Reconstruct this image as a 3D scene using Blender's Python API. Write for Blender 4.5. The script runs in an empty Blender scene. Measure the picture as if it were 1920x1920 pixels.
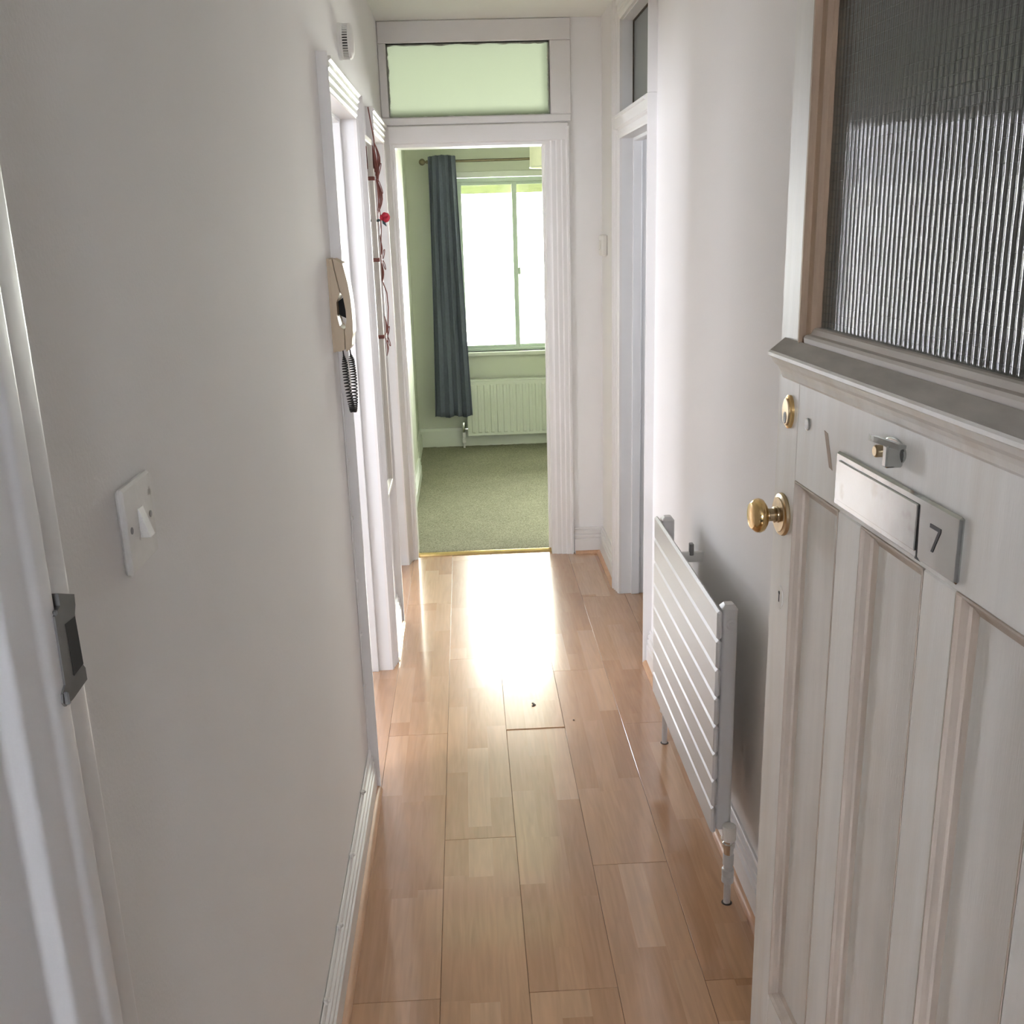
import bpy, math, random
from mathutils import Vector, Matrix

random.seed(7)
sc = bpy.context.scene
COL = sc.collection

# ------------------------------------------------------------------ camera
def make_camera():
    yaw, pitch, roll, f = 0.0397393, 0.281802, -0.0297292, 1880.0
    cy, sy, cp, sp = math.cos(yaw), math.sin(yaw), math.cos(pitch), math.sin(pitch)
    fw = Vector((sy * cp, cy * cp, -sp)); R = Vector((cy, -sy, 0)); U = R.cross(fw)
    cr, sr = math.cos(roll), math.sin(roll)
    R2 = cr * R + sr * U; U2 = -sr * R + cr * U
    cam = bpy.data.cameras.new('camera')
    cam.sensor_width = 36.0; cam.lens = f / 1920.0 * 36.0
    cam.clip_start = 0.02; cam.clip_end = 200
    o = bpy.data.objects.new('camera', cam); COL.objects.link(o)
    m = Matrix((R2, U2, -fw)).transposed().to_4x4()
    m.translation = Vector((0, 0, 1.6)); o.matrix_world = m
    sc.camera = o
make_camera()

# ------------------------------------------------------------------ sky, exposure
SKY = 9.0
w = bpy.data.worlds.new('overcast_sky'); sc.world = w; w.use_nodes = True
bg = w.node_tree.nodes['Background']
bg.inputs['Color'].default_value = (1.0, 0.980, 0.966, 1); bg.inputs['Strength'].default_value = SKY
sc.view_settings.view_transform = 'Standard'; sc.view_settings.look = 'None'
sc.view_settings.gamma = 1.0; sc.view_settings.use_curve_mapping = False
sc.view_settings.exposure = 2.33
try:
    sc.cycles.max_bounces = 10; sc.cycles.diffuse_bounces = 6; sc.cycles.glossy_bounces = 5
    sc.cycles.transparent_max_bounces = 16; sc.cycles.transmission_bounces = 8
    sc.cycles.use_denoising = True; sc.cycles.sample_clamp_indirect = 12.0
    sc.cycles.caustics_reflective = True
except Exception:
    pass

def portal(name, loc, size, rot):
    # daylight portal: gives off nothing itself, only tells the renderer where the sky comes in
    l = bpy.data.lights.new(name, 'AREA'); l.shape = 'RECTANGLE'; l.size, l.size_y = size
    l.cycles.is_portal = True
    o = bpy.data.objects.new(name, l); COL.objects.link(o); o.location = loc; o.rotation_euler = rot
H = math.pi / 2

# ------------------------------------------------------------------ helpers
def tag(o, label=None, cat=None, group=None, kind=None):
    if label: o['label'] = label
    if cat: o['category'] = cat
    if group: o['group'] = group
    if kind: o['kind'] = kind
    return o

def empty(name, loc=(0, 0, 0), rz=0.0):
    o = bpy.data.objects.new(name, None); COL.objects.link(o)
    o.empty_display_size = 0.05
    o.location = loc; o.rotation_euler = (0, 0, rz)
    return o

class MB:
    def __init__(s): s.v = []; s.f = []
    def add(s, vs, fs):
        n = len(s.v); s.v += [tuple(p) for p in vs]; s.f += [tuple(i + n for i in f) for f in fs]; return s
    def box(s, x0, x1, y0, y1, z0, z1):
        x0, x1 = min(x0, x1), max(x0, x1); y0, y1 = min(y0, y1), max(y0, y1); z0, z1 = min(z0, z1), max(z0, z1)
        return s.add([(x0, y0, z0), (x1, y0, z0), (x1, y1, z0), (x0, y1, z0), (x0, y0, z1), (x1, y0, z1), (x1, y1, z1), (x0, y1, z1)],
                     [(0, 3, 2, 1), (4, 5, 6, 7), (0, 1, 5, 4), (1, 2, 6, 5), (2, 3, 7, 6), (3, 0, 4, 7)])
    def cbox(s, x0, x1, y0, y1, z0, z1, b=0.003):
        # box with chamfered edges
        x0, x1 = min(x0, x1), max(x0, x1); y0, y1 = min(y0, y1), max(y0, y1); z0, z1 = min(z0, z1), max(z0, z1)
        b = min(b, (x1 - x0) * .45, (y1 - y0) * .45, (z1 - z0) * .45)
        vs = []; idx = {}
        lo = (x0, y0, z0); hi = (x1, y1, z1)
        for cx in (0, 1):
            for cy in (0, 1):
                for cz in (0, 1):
                    c = (cx, cy, cz)
                    for a in range(3):
                        p = []
                        for k in range(3):
                            e = hi[k] if c[k] else lo[k]
                            if k != a: e += -b if c[k] else b
                            p.append(e)
                        idx[(c, a)] = len(vs); vs.append(p)
        fs = []
        for a in range(3):
            u, v = (a + 1) % 3, (a + 2) % 3
            for sd in (0, 1):
                q = []
                for (cu, cv) in ((0, 0), (1, 0), (1, 1), (0, 1)):
                    c = [0, 0, 0]; c[a] = sd; c[u] = cu; c[v] = cv; q.append(idx[(tuple(c), a)])
                fs.append(tuple(q) if sd else tuple(reversed(q)))
        for a in range(3):      # edges along axis a
            u, v = (a + 1) % 3, (a + 2) % 3
            for cu in (0, 1):
                for cv in (0, 1):
                    c0 = [0, 0, 0]; c0[u] = cu; c0[v] = cv; c1 = list(c0); c1[a] = 1
                    c0, c1 = tuple(c0), tuple(c1)
                    q = (idx[(c0, u)], idx[(c1, u)], idx[(c1, v)], idx[(c0, v)])
                    fs.append(q if cu == cv else tuple(reversed(q)))
        for cx in (0, 1):
            for cy in (0, 1):
                for cz in (0, 1):
                    c = (cx, cy, cz); q = (idx[(c, 0)], idx[(c, 1)], idx[(c, 2)])
                    fs.append(q if (cx + cy + cz) % 2 == 1 else tuple(reversed(q)))
        return s.add(vs, fs)
    def prism(s, prof, axis, a0, a1):
        # prof: closed 2D polygon; axis 'x': (y,z), 'y': (x,z), 'z': (x,y)
        n = len(prof)
        def P(p, t):
            return {'x': (t, p[0], p[1]), 'y': (p[0], t, p[1]), 'z': (p[0], p[1], t)}[axis]
        vs = [P(p, a0) for p in prof] + [P(p, a1) for p in prof]
        fs = [(i, (i + 1) % n, n + (i + 1) % n, n + i) for i in range(n)]
        fs += [tuple(range(n - 1, -1, -1)), tuple(range(n, 2 * n))]
        return s.add(vs, fs)
    def lathe(s, prof, origin, direction, n=24):
        # prof: list of (radius, distance along direction)
        d = Vector(direction).normalized(); o = Vector(origin)
        a = d.orthogonal().normalized(); b = d.cross(a)
        vs = []; fs = []
        m = len(prof)
        for (r, t) in prof:
            for k in range(n):
                q = 2 * math.pi * k / n
                vs.append(o + d * t + (a * math.cos(q) + b * math.sin(q)) * r)
        for i in range(m - 1):
            for k in range(n):
                fs.append((i * n + k, i * n + (k + 1) % n, (i + 1) * n + (k + 1) % n, (i + 1) * n + k))
        fs.append(tuple(range(n - 1, -1, -1))); fs.append(tuple(range((m - 1) * n, m * n)))
        return s.add(vs, fs)
    def tube(s, pts, r, n=8):
        pts = [Vector(p) for p in pts]; vs = []; fs = []
        up = None
        for i, p in enumerate(pts):
            t = (pts[min(i + 1, len(pts) - 1)] - pts[max(i - 1, 0)]).normalized()
            if up is None: up = t.orthogonal().normalized()
            up = (up - t * up.dot(t)); up = up.normalized() if up.length > 1e-6 else t.orthogonal().normalized()
            b = t.cross(up)
            rr = r[i] if isinstance(r, (list, tuple)) else r
            for k in range(n):
                q = 2 * math.pi * k / n
                vs.append(p + (up * math.cos(q) + b * math.sin(q)) * rr)
        for i in range(len(pts) - 1):
            for k in range(n):
                fs.append((i * n + k, i * n + (k + 1) % n, (i + 1) * n + (k + 1) % n, (i + 1) * n + k))
        fs.append(tuple(range(n - 1, -1, -1))); fs.append(tuple(range((len(pts) - 1) * n, len(pts) * n)))
        return s.add(vs, fs)
    def build(s, name, m, parent=None, smooth=False, loc=None):
        me = bpy.data.meshes.new(name); me.from_pydata(s.v, [], s.f); me.validate()
        import bmesh
        b = bmesh.new(); b.from_mesh(me); bmesh.ops.recalc_face_normals(b, faces=b.faces); b.to_mesh(me); b.free()
        if smooth:
            me.polygons.foreach_set('use_smooth', [True] * len(me.polygons))
            try: me.set_sharp_from_angle(angle=math.radians(38))
            except Exception: pass
        me.materials.append(m)
        o = bpy.data.objects.new(name, me); COL.objects.link(o)
        if parent: o.parent = parent
        if loc: o.location = loc
        return o

def copy_tree(o, parent=None):
    c = o.copy(); COL.objects.link(c); c.parent = parent
    for ch in list(o.children): copy_tree(ch, c)
    return c

# ------------------------------------------------------------------ materials
def nt(name):
    m = bpy.data.materials.new(name); m.use_nodes = True
    t = m.node_tree; return m, t, t.nodes['Principled BSDF']

def N(t, typ, **kw):
    n = t.nodes.new(typ)
    for k, v in kw.items(): setattr(n, k, v)
    return n

def paint(name, col, rough=0.5, var=0.03, scale=3.0, bump=0.0, bscale=120.0, coat=0.0, stretch=(1, 1, 1), metallic=0.0, stain=None, stain_scale=6.0, stain_amt=0.5, lo=0.5, hi=0.72):
    m, t, b = nt(name)
    tc = N(t, 'ShaderNodeTexCoord'); mp = N(t, 'ShaderNodeMapping'); mp.inputs['Scale'].default_value = stretch
    t.links.new(tc.outputs['Object'], mp.inputs['Vector'])
    nz = N(t, 'ShaderNodeTexNoise'); nz.inputs['Scale'].default_value = scale; nz.inputs['Detail'].default_value = 5
    t.links.new(mp.outputs['Vector'], nz.inputs['Vector'])
    rp = N(t, 'ShaderNodeValToRGB')
    rp.color_ramp.elements[0].position = 0.3; rp.color_ramp.elements[1].position = 0.7
    rp.color_ramp.elements[0].color = tuple(max(0, c * (1 - var)) for c in col) + (1,)
    rp.color_ramp.elements[1].color = tuple(min(1, c * (1 + var)) for c in col) + (1,)
    t.links.new(nz.outputs['Fac'], rp.inputs['Fac'])
    out = rp.outputs['Color']
    if stain:
        n2 = N(t, 'ShaderNodeTexNoise'); n2.inputs['Scale'].default_value = stain_scale; n2.inputs['Detail'].default_value = 6
        t.links.new(mp.outputs['Vector'], n2.inputs['Vector'])
        mr = N(t, 'ShaderNodeMapRange'); mr.inputs['From Min'].default_value = lo; mr.inputs['From Max'].default_value = hi
        mr.inputs['To Max'].default_value = stain_amt
        t.links.new(n2.outputs['Fac'], mr.inputs['Value'])
        mx = N(t, 'ShaderNodeMix', data_type='RGBA'); mx.inputs[7].default_value = tuple(stain) + (1,)
        t.links.new(mr.outputs['Result'], mx.inputs[0]); t.links.new(out, mx.inputs[6]); out = mx.outputs[2]
    t.links.new(out, b.inputs['Base Color'])
    b.inputs['Roughness'].default_value = rough; b.inputs['Metallic'].default_value = metallic
    b.inputs['Coat Weight'].default_value = coat; b.inputs['Coat Roughness'].default_value = 0.12
    if bump:
        n3 = N(t, 'ShaderNodeTexNoise'); n3.inputs['Scale'].default_value = bscale; n3.inputs['Detail'].default_value = 3
        t.links.new(mp.outputs['Vector'], n3.inputs['Vector'])
        bp = N(t, 'ShaderNodeBump'); bp.inputs['Strength'].default_value = bump; bp.inputs['Distance'].default_value = 0.002
        t.links.new(n3.outputs['Fac'], bp.inputs['Height']); t.links.new(bp.outputs['Normal'], b.inputs['Normal'])
    return m

def metal(name, col, rough=0.2, var=0.05, bump=0.0):
    return paint(name, col, rough, var, 25.0, bump, 60.0, metallic=1.0)

M = {}
M['wall'] = paint('emulsion_white_wall', (0.81, 0.80, 0.79), 0.85, 0.02, 1.7, 0.15, 220)
M['wall'].node_tree.nodes['Principled BSDF'].inputs['Specular IOR Level'].default_value = 0.2
M['ceiling'] = paint('ceiling_white', (0.86, 0.88, 0.84), 0.8, 0.02, 2, 0.2, 160)
M['gloss'] = paint('gloss_white_woodwork', (0.74, 0.725, 0.71), 0.32, 0.02, 4, 0.15, 60)
M['gloss_cool'] = paint('gloss_white_lining', (0.74, 0.745, 0.745), 0.35, 0.02, 4, 0.12, 60)
M['bedwall'] = paint('green_lit_bedroom_wall', (0.50, 0.525, 0.435), 0.7, 0.02, 2, 0.2, 200)  # green cast of the bedroom daylight is put into the wall colour
M['bedtrim'] = paint('green_lit_bedroom_woodwork', (0.55, 0.575, 0.50), 0.4, 0.02, 3)  # woodwork carries the same green daylight in its base colour
M['bedceil'] = paint('bedroom_ceiling', (0.60, 0.625, 0.53), 0.8, 0.02, 2)  # ceiling colour includes the green tint of the daylight
M['room'] = paint('side_room_wall', (0.62, 0.61, 0.61), 0.7, 0.02, 2)
M['landing'] = paint('landing_wall', (0.62, 0.60, 0.58), 0.75, 0.03, 2)
M['subfloor'] = paint('dark_underlay', (0.10, 0.07, 0.045), 0.9, 0.1, 20)
M['quadrant'] = paint('beech_quadrant', (0.55, 0.33, 0.20), 0.4, 0.12, 14, stretch=(6, 1, 6))
M['radiator'] = paint('radiator_enamel', (0.56, 0.55, 0.54), 0.35, 0.01, 3)
M['white_plastic'] = paint('white_plastic', (0.80, 0.79, 0.76), 0.4, 0.02, 20)
M['old_plastic'] = paint('paint_spattered_plastic', (0.74, 0.73, 0.70), 0.45, 0.04, 30, 0.3, 90, stain=(0.20, 0.17, 0.15), stain_scale=38, stain_amt=0.7, lo=0.66, hi=0.74)
M['cream_plastic'] = paint('aged_cream_plastic', (0.56, 0.45, 0.31), 0.42, 0.05, 12)
M['black_rubber'] = paint('black_rubber_cord', (0.03, 0.03, 0.03), 0.45, 0.1, 30)
M['dark'] = paint('dark_cavity', (0.02, 0.02, 0.02), 0.8, 0.1, 10)
M['brass'] = metal('polished_brass', (0.74, 0.53, 0.25), 0.2, 0.12)
M['old_brass'] = metal('tarnished_brass', (0.56, 0.45, 0.29), 0.3, 0.25, 0.1)
M['chrome'] = metal('chrome', (0.72, 0.72, 0.71), 0.12, 0.04)
M['worn_chrome'] = paint('worn_chrome_plate', (0.50, 0.515, 0.51), 0.17, 0.05, 18, 0.05, 40, metallic=1.0, stain=(0.30, 0.28, 0.25), stain_scale=30, stain_amt=0.6, lo=0.6, hi=0.75)
M['steel'] = metal('dull_steel', (0.30, 0.30, 0.30), 0.5, 0.15)
M['keep'] = paint('bare_dark_keep_steel', (0.13, 0.13, 0.125), 0.55, 0.18, 30)
M['rod'] = metal('bronze_curtain_rod', (0.20, 0.17, 0.11), 0.35, 0.1)
M['alu'] = paint('green_grey_window_frame', (0.46, 0.54, 0.45), 0.45, 0.03, 6)
M['timber'] = paint('bare_timber_bead', (0.33, 0.225, 0.145), 0.6, 0.14, 10, 0.2, 60, stretch=(8, 8, 1))
M['beadpaint'] = paint('scuffed_bead_paint', (0.56, 0.52, 0.475), 0.45, 0.05, 12)
M['dusty'] = paint('dusty_ledge_top', (0.40, 0.375, 0.335), 0.85, 0.12, 14, stretch=(1, 4, 1))
M['doorpaint'] = paint('worn_white_door_paint', (0.81, 0.80, 0.765), 0.42, 0.04, 5, 0.2, 50, stretch=(9, 9, .8), stain=(0.68, 0.62, 0.53), stain_scale=1.6, stain_amt=0.55, lo=0.45, hi=0.75)
M['doormould'] = paint('grimy_panel_moulding', (0.56, 0.49, 0.42), 0.5, 0.1, 6, 0.2, 50, stretch=(9, 9, 1), stain=(0.36, 0.27, 0.19), stain_scale=3.0, stain_amt=0.6, lo=0.52, hi=0.75)
M['curtain'] = paint('slate_blue_curtain', (0.105, 0.120, 0.155), 0.9, 0.08, 60, 0.3, 500)
M['shade'] = paint('cream_lampshade', (0.78, 0.78, 0.60), 0.8, 0.02, 40)
M['twine'] = paint('red_brown_twine', (0.20, 0.065, 0.05), 0.8, 0.15, 80)
M['red'] = paint('red_fabric_petal', (0.55, 0.03, 0.06), 0.7, 0.15, 90)
M['teal_leaf'] = paint('dark_leaf', (0.05, 0.10, 0.11), 0.7, 0.15, 90)
M['wire'] = paint('glass_wire', (0.02, 0.02, 0.02), 0.5, 0.1, 40)
M['print'] = paint('black_numeral', (0.015, 0.015, 0.015), 0.5, 0.05, 40)
M['blind'] = paint('green_roller_blind', (0.15, 0.16, 0.07), 0.8, 0.15, 18, stretch=(1, 1, 5))
M['dirt'] = paint('dark_grime', (0.07, 0.055, 0.04), 0.9, 0.2, 60)
M['mirror'] = metal('mirror_silver', (0.86, 0.88, 0.86), 0.015, 0.0)
M['mframe'] = paint('stone_grey_mirror_frame', (0.60, 0.56, 0.50), 0.5, 0.03, 9)
M['cable'] = paint('white_cable', (0.78, 0.77, 0.75), 0.4, 0.02, 30)

def glass_mat(name, tint=(0.96, 0.98, 0.96), refl=1.0, rough=0.0, haze=0.0):
    m = bpy.data.materials.new(name); m.use_nodes = True; t = m.node_tree; t.nodes.clear()
    o = N(t, 'ShaderNodeOutputMaterial'); mix = N(t, 'ShaderNodeMixShader'); tr = N(t, 'ShaderNodeBsdfTransparent')
    gl = N(t, 'ShaderNodeBsdfGlossy'); fr = N(t, 'ShaderNodeFresnel'); fr.inputs['IOR'].default_value = 1.5
    mu = N(t, 'ShaderNodeMath', operation='MULTIPLY'); mu.inputs[1].default_value = refl
    tr.inputs['Color'].default_value = tuple(tint) + (1,); gl.inputs['Roughness'].default_value = rough
    t.links.new(fr.outputs['Fac'], mu.inputs[0]); t.links.new(mu.outputs[0], mix.inputs['Fac'])
    body = tr.outputs[0]
    if haze:      # cast glass is cloudy: part of the light scatters in it
        df = N(t, 'ShaderNodeBsdfDiffuse'); df.inputs['Color'].default_value = (.36, .38, .36, 1)
        hz = N(t, 'ShaderNodeMixShader'); hz.inputs[0].default_value = haze
        t.links.new(tr.outputs[0], hz.inputs[1]); t.links.new(df.outputs[0], hz.inputs[2]); body = hz.outputs[0]
    t.links.new(body, mix.inputs[1]); t.links.new(gl.outputs[0], mix.inputs[2]); t.links.new(mix.outputs[0], o.inputs['Surface'])
    return m
M['pane'] = glass_mat('window_glass', (0.96, 0.985, 0.93))
M['pane_clear'] = glass_mat('window_glass_clear', (0.93, 0.95, 1.0))
def obscured(name, col):
    m = bpy.data.materials.new(name); m.use_nodes = True; t = m.node_tree; t.nodes.clear()
    o = N(t, 'ShaderNodeOutputMaterial'); mix = N(t, 'ShaderNodeMixShader'); tr = N(t, 'ShaderNodeBsdfTranslucent'); gl = N(t, 'ShaderNodeBsdfGlossy')
    fr = N(t, 'ShaderNodeFresnel'); fr.inputs['IOR'].default_value = 1.3
    tr.inputs['Color'].default_value = tuple(col) + (1,); gl.inputs['Roughness'].default_value = .25
    t.links.new(fr.outputs[0], mix.inputs[0]); t.links.new(tr.outputs[0], mix.inputs[1]); t.links.new(gl.outputs[0], mix.inputs[2]); t.links.new(mix.outputs[0], o.inputs['Surface'])
    return m
M['transom'] = obscured('obscured_pale_green_glass', (0.275, 0.300, 0.245))
M['reeded'] = glass_mat('reeded_glass', (0.80, 0.83, 0.81), 1.0, 0.05, 0.25)

def laminate():
    m, t, b = nt('beech_strip_laminate')
    L = t.links.new
    tc = N(t, 'ShaderNodeTexCoord'); oi = N(t, 'ShaderNodeObjectInfo')
    sp = N(t, 'ShaderNodeSeparateXYZ'); L(tc.outputs['Object'], sp.inputs[0])
    def mth(op, a, bb=None):
        n = N(t, 'ShaderNodeMath', operation=op)
        for i, q in enumerate((a, bb)):
            if q is None: continue
            if isinstance(q, (int, float)): n.inputs[i].default_value = q
            else: L(q, n.inputs[i])
        return n.outputs[0]
    strip = mth('FLOOR', mth('MULTIPLY', sp.outputs['X'], 1 / 0.0641))
    jit = mth('FRACT', mth('MULTIPLY', mth('SINE', mth('ADD', mth('MULTIPLY', strip, 12.9898), mth('MULTIPLY', oi.outputs['Random'], 78.23))), 43758.5))
    blk = mth('FLOOR', mth('ADD', mth('MULTIPLY', sp.outputs['Y'], 1 / 0.43), mth('MULTIPLY', jit, 3.0)))
    cv = N(t, 'ShaderNodeCombineXYZ'); L(strip, cv.inputs[0]); L(blk, cv.inputs[1]); L(mth('MULTIPLY', oi.outputs['Random'], 37.0), cv.inputs[2])
    wn = N(t, 'ShaderNodeTexWhiteNoise', noise_dimensions='3D'); L(cv.outputs[0], wn.inputs['Vector'])
    rp = N(t, 'ShaderNodeValToRGB')
    cs = [(0.0, (0.40, 0.213, 0.107)), (0.4, (0.435, 0.240, 0.124)), (0.8, (0.46, 0.262, 0.140)), (1.0, (0.51, 0.316, 0.182))]
    rp.color_ramp.elements[0].color = cs[0][1] + (1,); rp.color_ramp.elements[1].color = cs[-1][1] + (1,)
    for p, c in cs[1:-1]:
        e = rp.color_ramp.elements.new(p); e.color = c + (1,)
    L(wn.outputs['Value'], rp.inputs['Fac'])
    # grain: stretched noise shifted per block
    sh = N(t, 'ShaderNodeVectorMath', operation='MULTIPLY_ADD'); L(wn.outputs['Color'], sh.inputs[0]); sh.inputs[1].default_value = (5, 5, 5); L(tc.outputs['Object'], sh.inputs[2])
    mp = N(t, 'ShaderNodeMapping'); mp.inputs['Scale'].default_value = (60, 4.0, 1); L(sh.outputs[0], mp.inputs['Vector'])
    g = N(t, 'ShaderNodeTexNoise'); g.inputs['Scale'].default_value = 1.0; g.inputs['Detail'].default_value = 5; g.inputs['Distortion'].default_value = 1.0; L(mp.outputs[0], g.inputs['Vector'])
    mp2 = N(t, 'ShaderNodeMapping'); mp2.inputs['Scale'].default_value = (22, 2.2, 1); L(sh.outputs[0], mp2.inputs['Vector'])
    wv = N(t, 'ShaderNodeTexNoise'); wv.inputs['Scale'].default_value = 1.0; wv.inputs['Detail'].default_value = 1; L(mp2.outputs[0], wv.inputs['Vector'])
    ring = mth('SINE', mth('MULTIPLY', wv.outputs['Fac'], 46.0))
    gr = mth('ADD', mth('MULTIPLY', mth('SUBTRACT', g.outputs['Fac'], 0.5), 0.42), mth('MULTIPLY', ring, 0.028))
    hs = N(t, 'ShaderNodeHueSaturation'); L(rp.outputs['Color'], hs.inputs['Color']); L(mth('ADD', 1.0, gr), hs.inputs['Value'])
    L(hs.outputs['Color'], b.inputs['Base Color'])
    b.inputs['Roughness'].default_value = 0.27
    b.inputs['Specular IOR Level'].default_value = 0.5
    b.inputs['Coat Weight'].default_value = 1.0; b.inputs['Coat Roughness'].default_value = 0.09; b.inputs['Coat IOR'].default_value = 1.6
    n3 = N(t, 'ShaderNodeTexNoise'); n3.inputs['Scale'].default_value = 260; n3.inputs['Detail'].default_value = 2; L(tc.outputs['Object'], n3.inputs['Vector'])
    bp = N(t, 'ShaderNodeBump'); bp.inputs['Strength'].default_value = 0.025; bp.inputs['Distance'].default_value = 0.0005
    L(n3.outputs['Fac'], bp.inputs['Height']); L(bp.outputs['Normal'], b.inputs['Normal'])
    return m
M['laminate'] = laminate()

def carpet_mat():
    m, t, b = nt('green_grey_carpet'); L = t.links.new
    tc = N(t, 'ShaderNodeTexCoord')
    n1 = N(t, 'ShaderNodeTexNoise'); n1.inputs['Scale'].default_value = 190; n1.inputs['Detail'].default_value = 3; L(tc.outputs['Object'], n1.inputs['Vector'])
    n2 = N(t, 'ShaderNodeTexNoise'); n2.inputs['Scale'].default_value = 5; n2.inputs['Detail'].default_value = 4; L(tc.outputs['Object'], n2.inputs['Vector'])
    rp = N(t, 'ShaderNodeValToRGB'); rp.color_ramp.elements[0].position = .3; rp.color_ramp.elements[1].position = .72
    rp.color_ramp.elements[0].color = (0.135, 0.132, 0.082, 1); rp.color_ramp.elements[1].color = (0.345, 0.335, 0.255, 1)
    L(n1.outputs['Fac'], rp.inputs['Fac'])
    hs = N(t, 'ShaderNodeHueSaturation'); L(rp.outputs['Color'], hs.inputs['Color'])
    mr = N(t, 'ShaderNodeMapRange'); mr.inputs['To Min'].default_value = .85; mr.inputs['To Max'].default_value = 1.15; L(n2.outputs['Fac'], mr.inputs['Value']); L(mr.outputs[0], hs.inputs['Value'])
    L(hs.outputs['Color'], b.inputs['Base Color']); b.inputs['Roughness'].default_value = 1.0; b.inputs['Specular IOR Level'].default_value = 0.1
    bp = N(t, 'ShaderNodeBump'); bp.inputs['Strength'].default_value = .8; bp.inputs['Distance'].default_value = 0.004
    L(n1.outputs['Fac'], bp.inputs['Height']); L(bp.outputs['Normal'], b.inputs['Normal'])
    return m
M['carpet'] = carpet_mat()

# ------------------------------------------------------------------ main dimensions
XL, XR = -0.335, 0.64            # hall walls
YE, YE2 = 4.75, 4.87             # end wall
CEIL = 2.443
YB = 7.305                       # bedroom window wall
D1 = (2.705, 3.468, 1.935)       # left door one: y0, y1, head
D2 = (3.99, 4.668, 1.945)        # left door two
D3 = (3.495, 4.155, 1.905)       # right door
T3 = (3.495, 4.155, 1.985, 2.325)  # light above right door
DE = (-0.285, 0.386, 1.93)       # bedroom doorway: x0, x1, head
TE = (-0.300, 0.412, 2.053, 2.354)  # light above it
FY0, FY1 = 0.595, 0.755          # front door frame wall

def struct(o, label, cat): return tag(o, label, cat, None, 'structure')

# ------------------------------------------------------------------ walls
b = MB(); x0, x1 = XL - 0.10, XL
b.box(x0, x1, FY1, D1[0], 0, CEIL); b.box(x0, x1, D1[0], D1[1], D1[2], CEIL); b.box(x0, x1, D1[1], D2[0], 0, CEIL)
b.box(x0, x1, D2[0], D2[1], D2[2], CEIL); b.box(x0, x1, D2[1], YE2, 0, CEIL)
struct(b.build('wall_left', M['wall']), 'white hallway wall carrying the entry phone and light switch', 'wall')
b = MB(); x0, x1 = XR, XR + 0.10
b.box(x0, x1, FY1, D3[0], 0, CEIL); b.box(x0, x1, D3[0], D3[1], D3[2], T3[2]); b.box(x0, x1, D3[0], D3[1], T3[3], CEIL); b.box(x0, x1, D3[1], YE2, 0, CEIL)
struct(b.build('wall_right', M['wall']), 'white hallway wall behind the slatted radiator', 'wall')
b = MB()
b.box(XL, DE[0], YE, YE2, 0, DE[2]); b.box(DE[1], XR, YE, YE2, 0, DE[2])
b.box(XL, XR, YE, YE2, DE[2], TE[2]); b.box(XL, XR, YE, YE2, TE[3], CEIL)
b.box(XL, TE[0], YE, YE2, TE[2], TE[3]); b.box(TE[1], XR, YE, YE2, TE[2], TE[3])
struct(b.build('wall_end', M['wall']), 'white wall at the end of the hallway around the bedroom doorway', 'wall')
b = MB(); b.box(XL - .1, XR + .1, FY1, YE, CEIL, CEIL + .1)
struct(b.build('ceiling', M['ceiling']), 'plain white hallway ceiling', 'ceiling')

# bedroom shell
BX0, BX1 = -0.375, 2.45
WX0, WX1, WZ0, WZ1 = -0.06, 1.62, 0.70, 1.935     # bedroom window opening
BL = MB(); BL.box(BX0 - .1, BX0, YE2, YB + .2, 0, CEIL); BL.box(BX0, -0.347, YE2, 6.42, 0, CEIL)
struct(BL.build('wall_bedroom_left', M['bedwall']), 'green-light-tinted bedroom side wall with a shallow projecting breast', 'wall')
b = MB(); b.box(BX1, BX1 + .1, YE2, YB + .2, 0, CEIL)
struct(b.build('wall_bedroom_right', M['bedwall']), 'green-light-tinted far side wall of the bedroom', 'wall')
b = MB(); b.box(XR, BX1, YE2 - .001, YE2 + .06, 0, CEIL)
struct(b.build('wall_bedroom_front', M['bedwall']), 'green-light-tinted bedroom wall beside its doorway', 'wall')
b = MB()
b.box(BX0, WX0, YB, YB + .2, 0, CEIL); b.box(WX1, BX1, YB, YB + .2, 0, CEIL); b.box(WX0, WX1, YB, YB + .2, 0, WZ0); b.box(WX0, WX1, YB, YB + .2, WZ1, CEIL)
struct(b.build('wall_bedroom_window', M['bedwall']), 'green-light-tinted bedroom wall around the bright window', 'wall')
b = MB(); b.box(BX0 - .1, BX1 + .1, YE, YB + .2, CEIL, CEIL + .1)
struct(b.build('ceiling_bedroom', M['bedceil']), 'green-light-tinted bedroom ceiling seen through the light above the doorway', 'ceiling')

# side rooms: living room on the left (L-shaped), cupboard behind door two, bathroom on the right
LX = -3.0
b = MB()
b.box(LX - .1, LX, .45, .75, 0, CEIL); b.box(LX - .1, LX, 2.35, 7.5, 0, CEIL); b.box(LX - .1, LX, .75, 2.35, 0, .95); b.box(LX - .1, LX, .75, 2.35, 2.05, CEIL)
b.box(LX - .1, -1.7, .40, .50, 0, CEIL); b.box(-1.8, XL - .1, FY1, .80, 0, CEIL); b.box(-1.8, -1.7, .40, .80, 0, CEIL)
b.box(LX, -2.62, 7.3, 7.5, 0, CEIL); b.box(-1.3, BX0 - .1, 7.3, 7.5, 0, CEIL); b.box(-2.62, -1.3, 7.3, 7.5, 0, .3); b.box(-2.62, -1.3, 7.3, 7.5, 2.25, CEIL)
struct(b.build('wall_living_room', M['room']), 'white walls of the bright room through the near doorway', 'wall')
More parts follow.
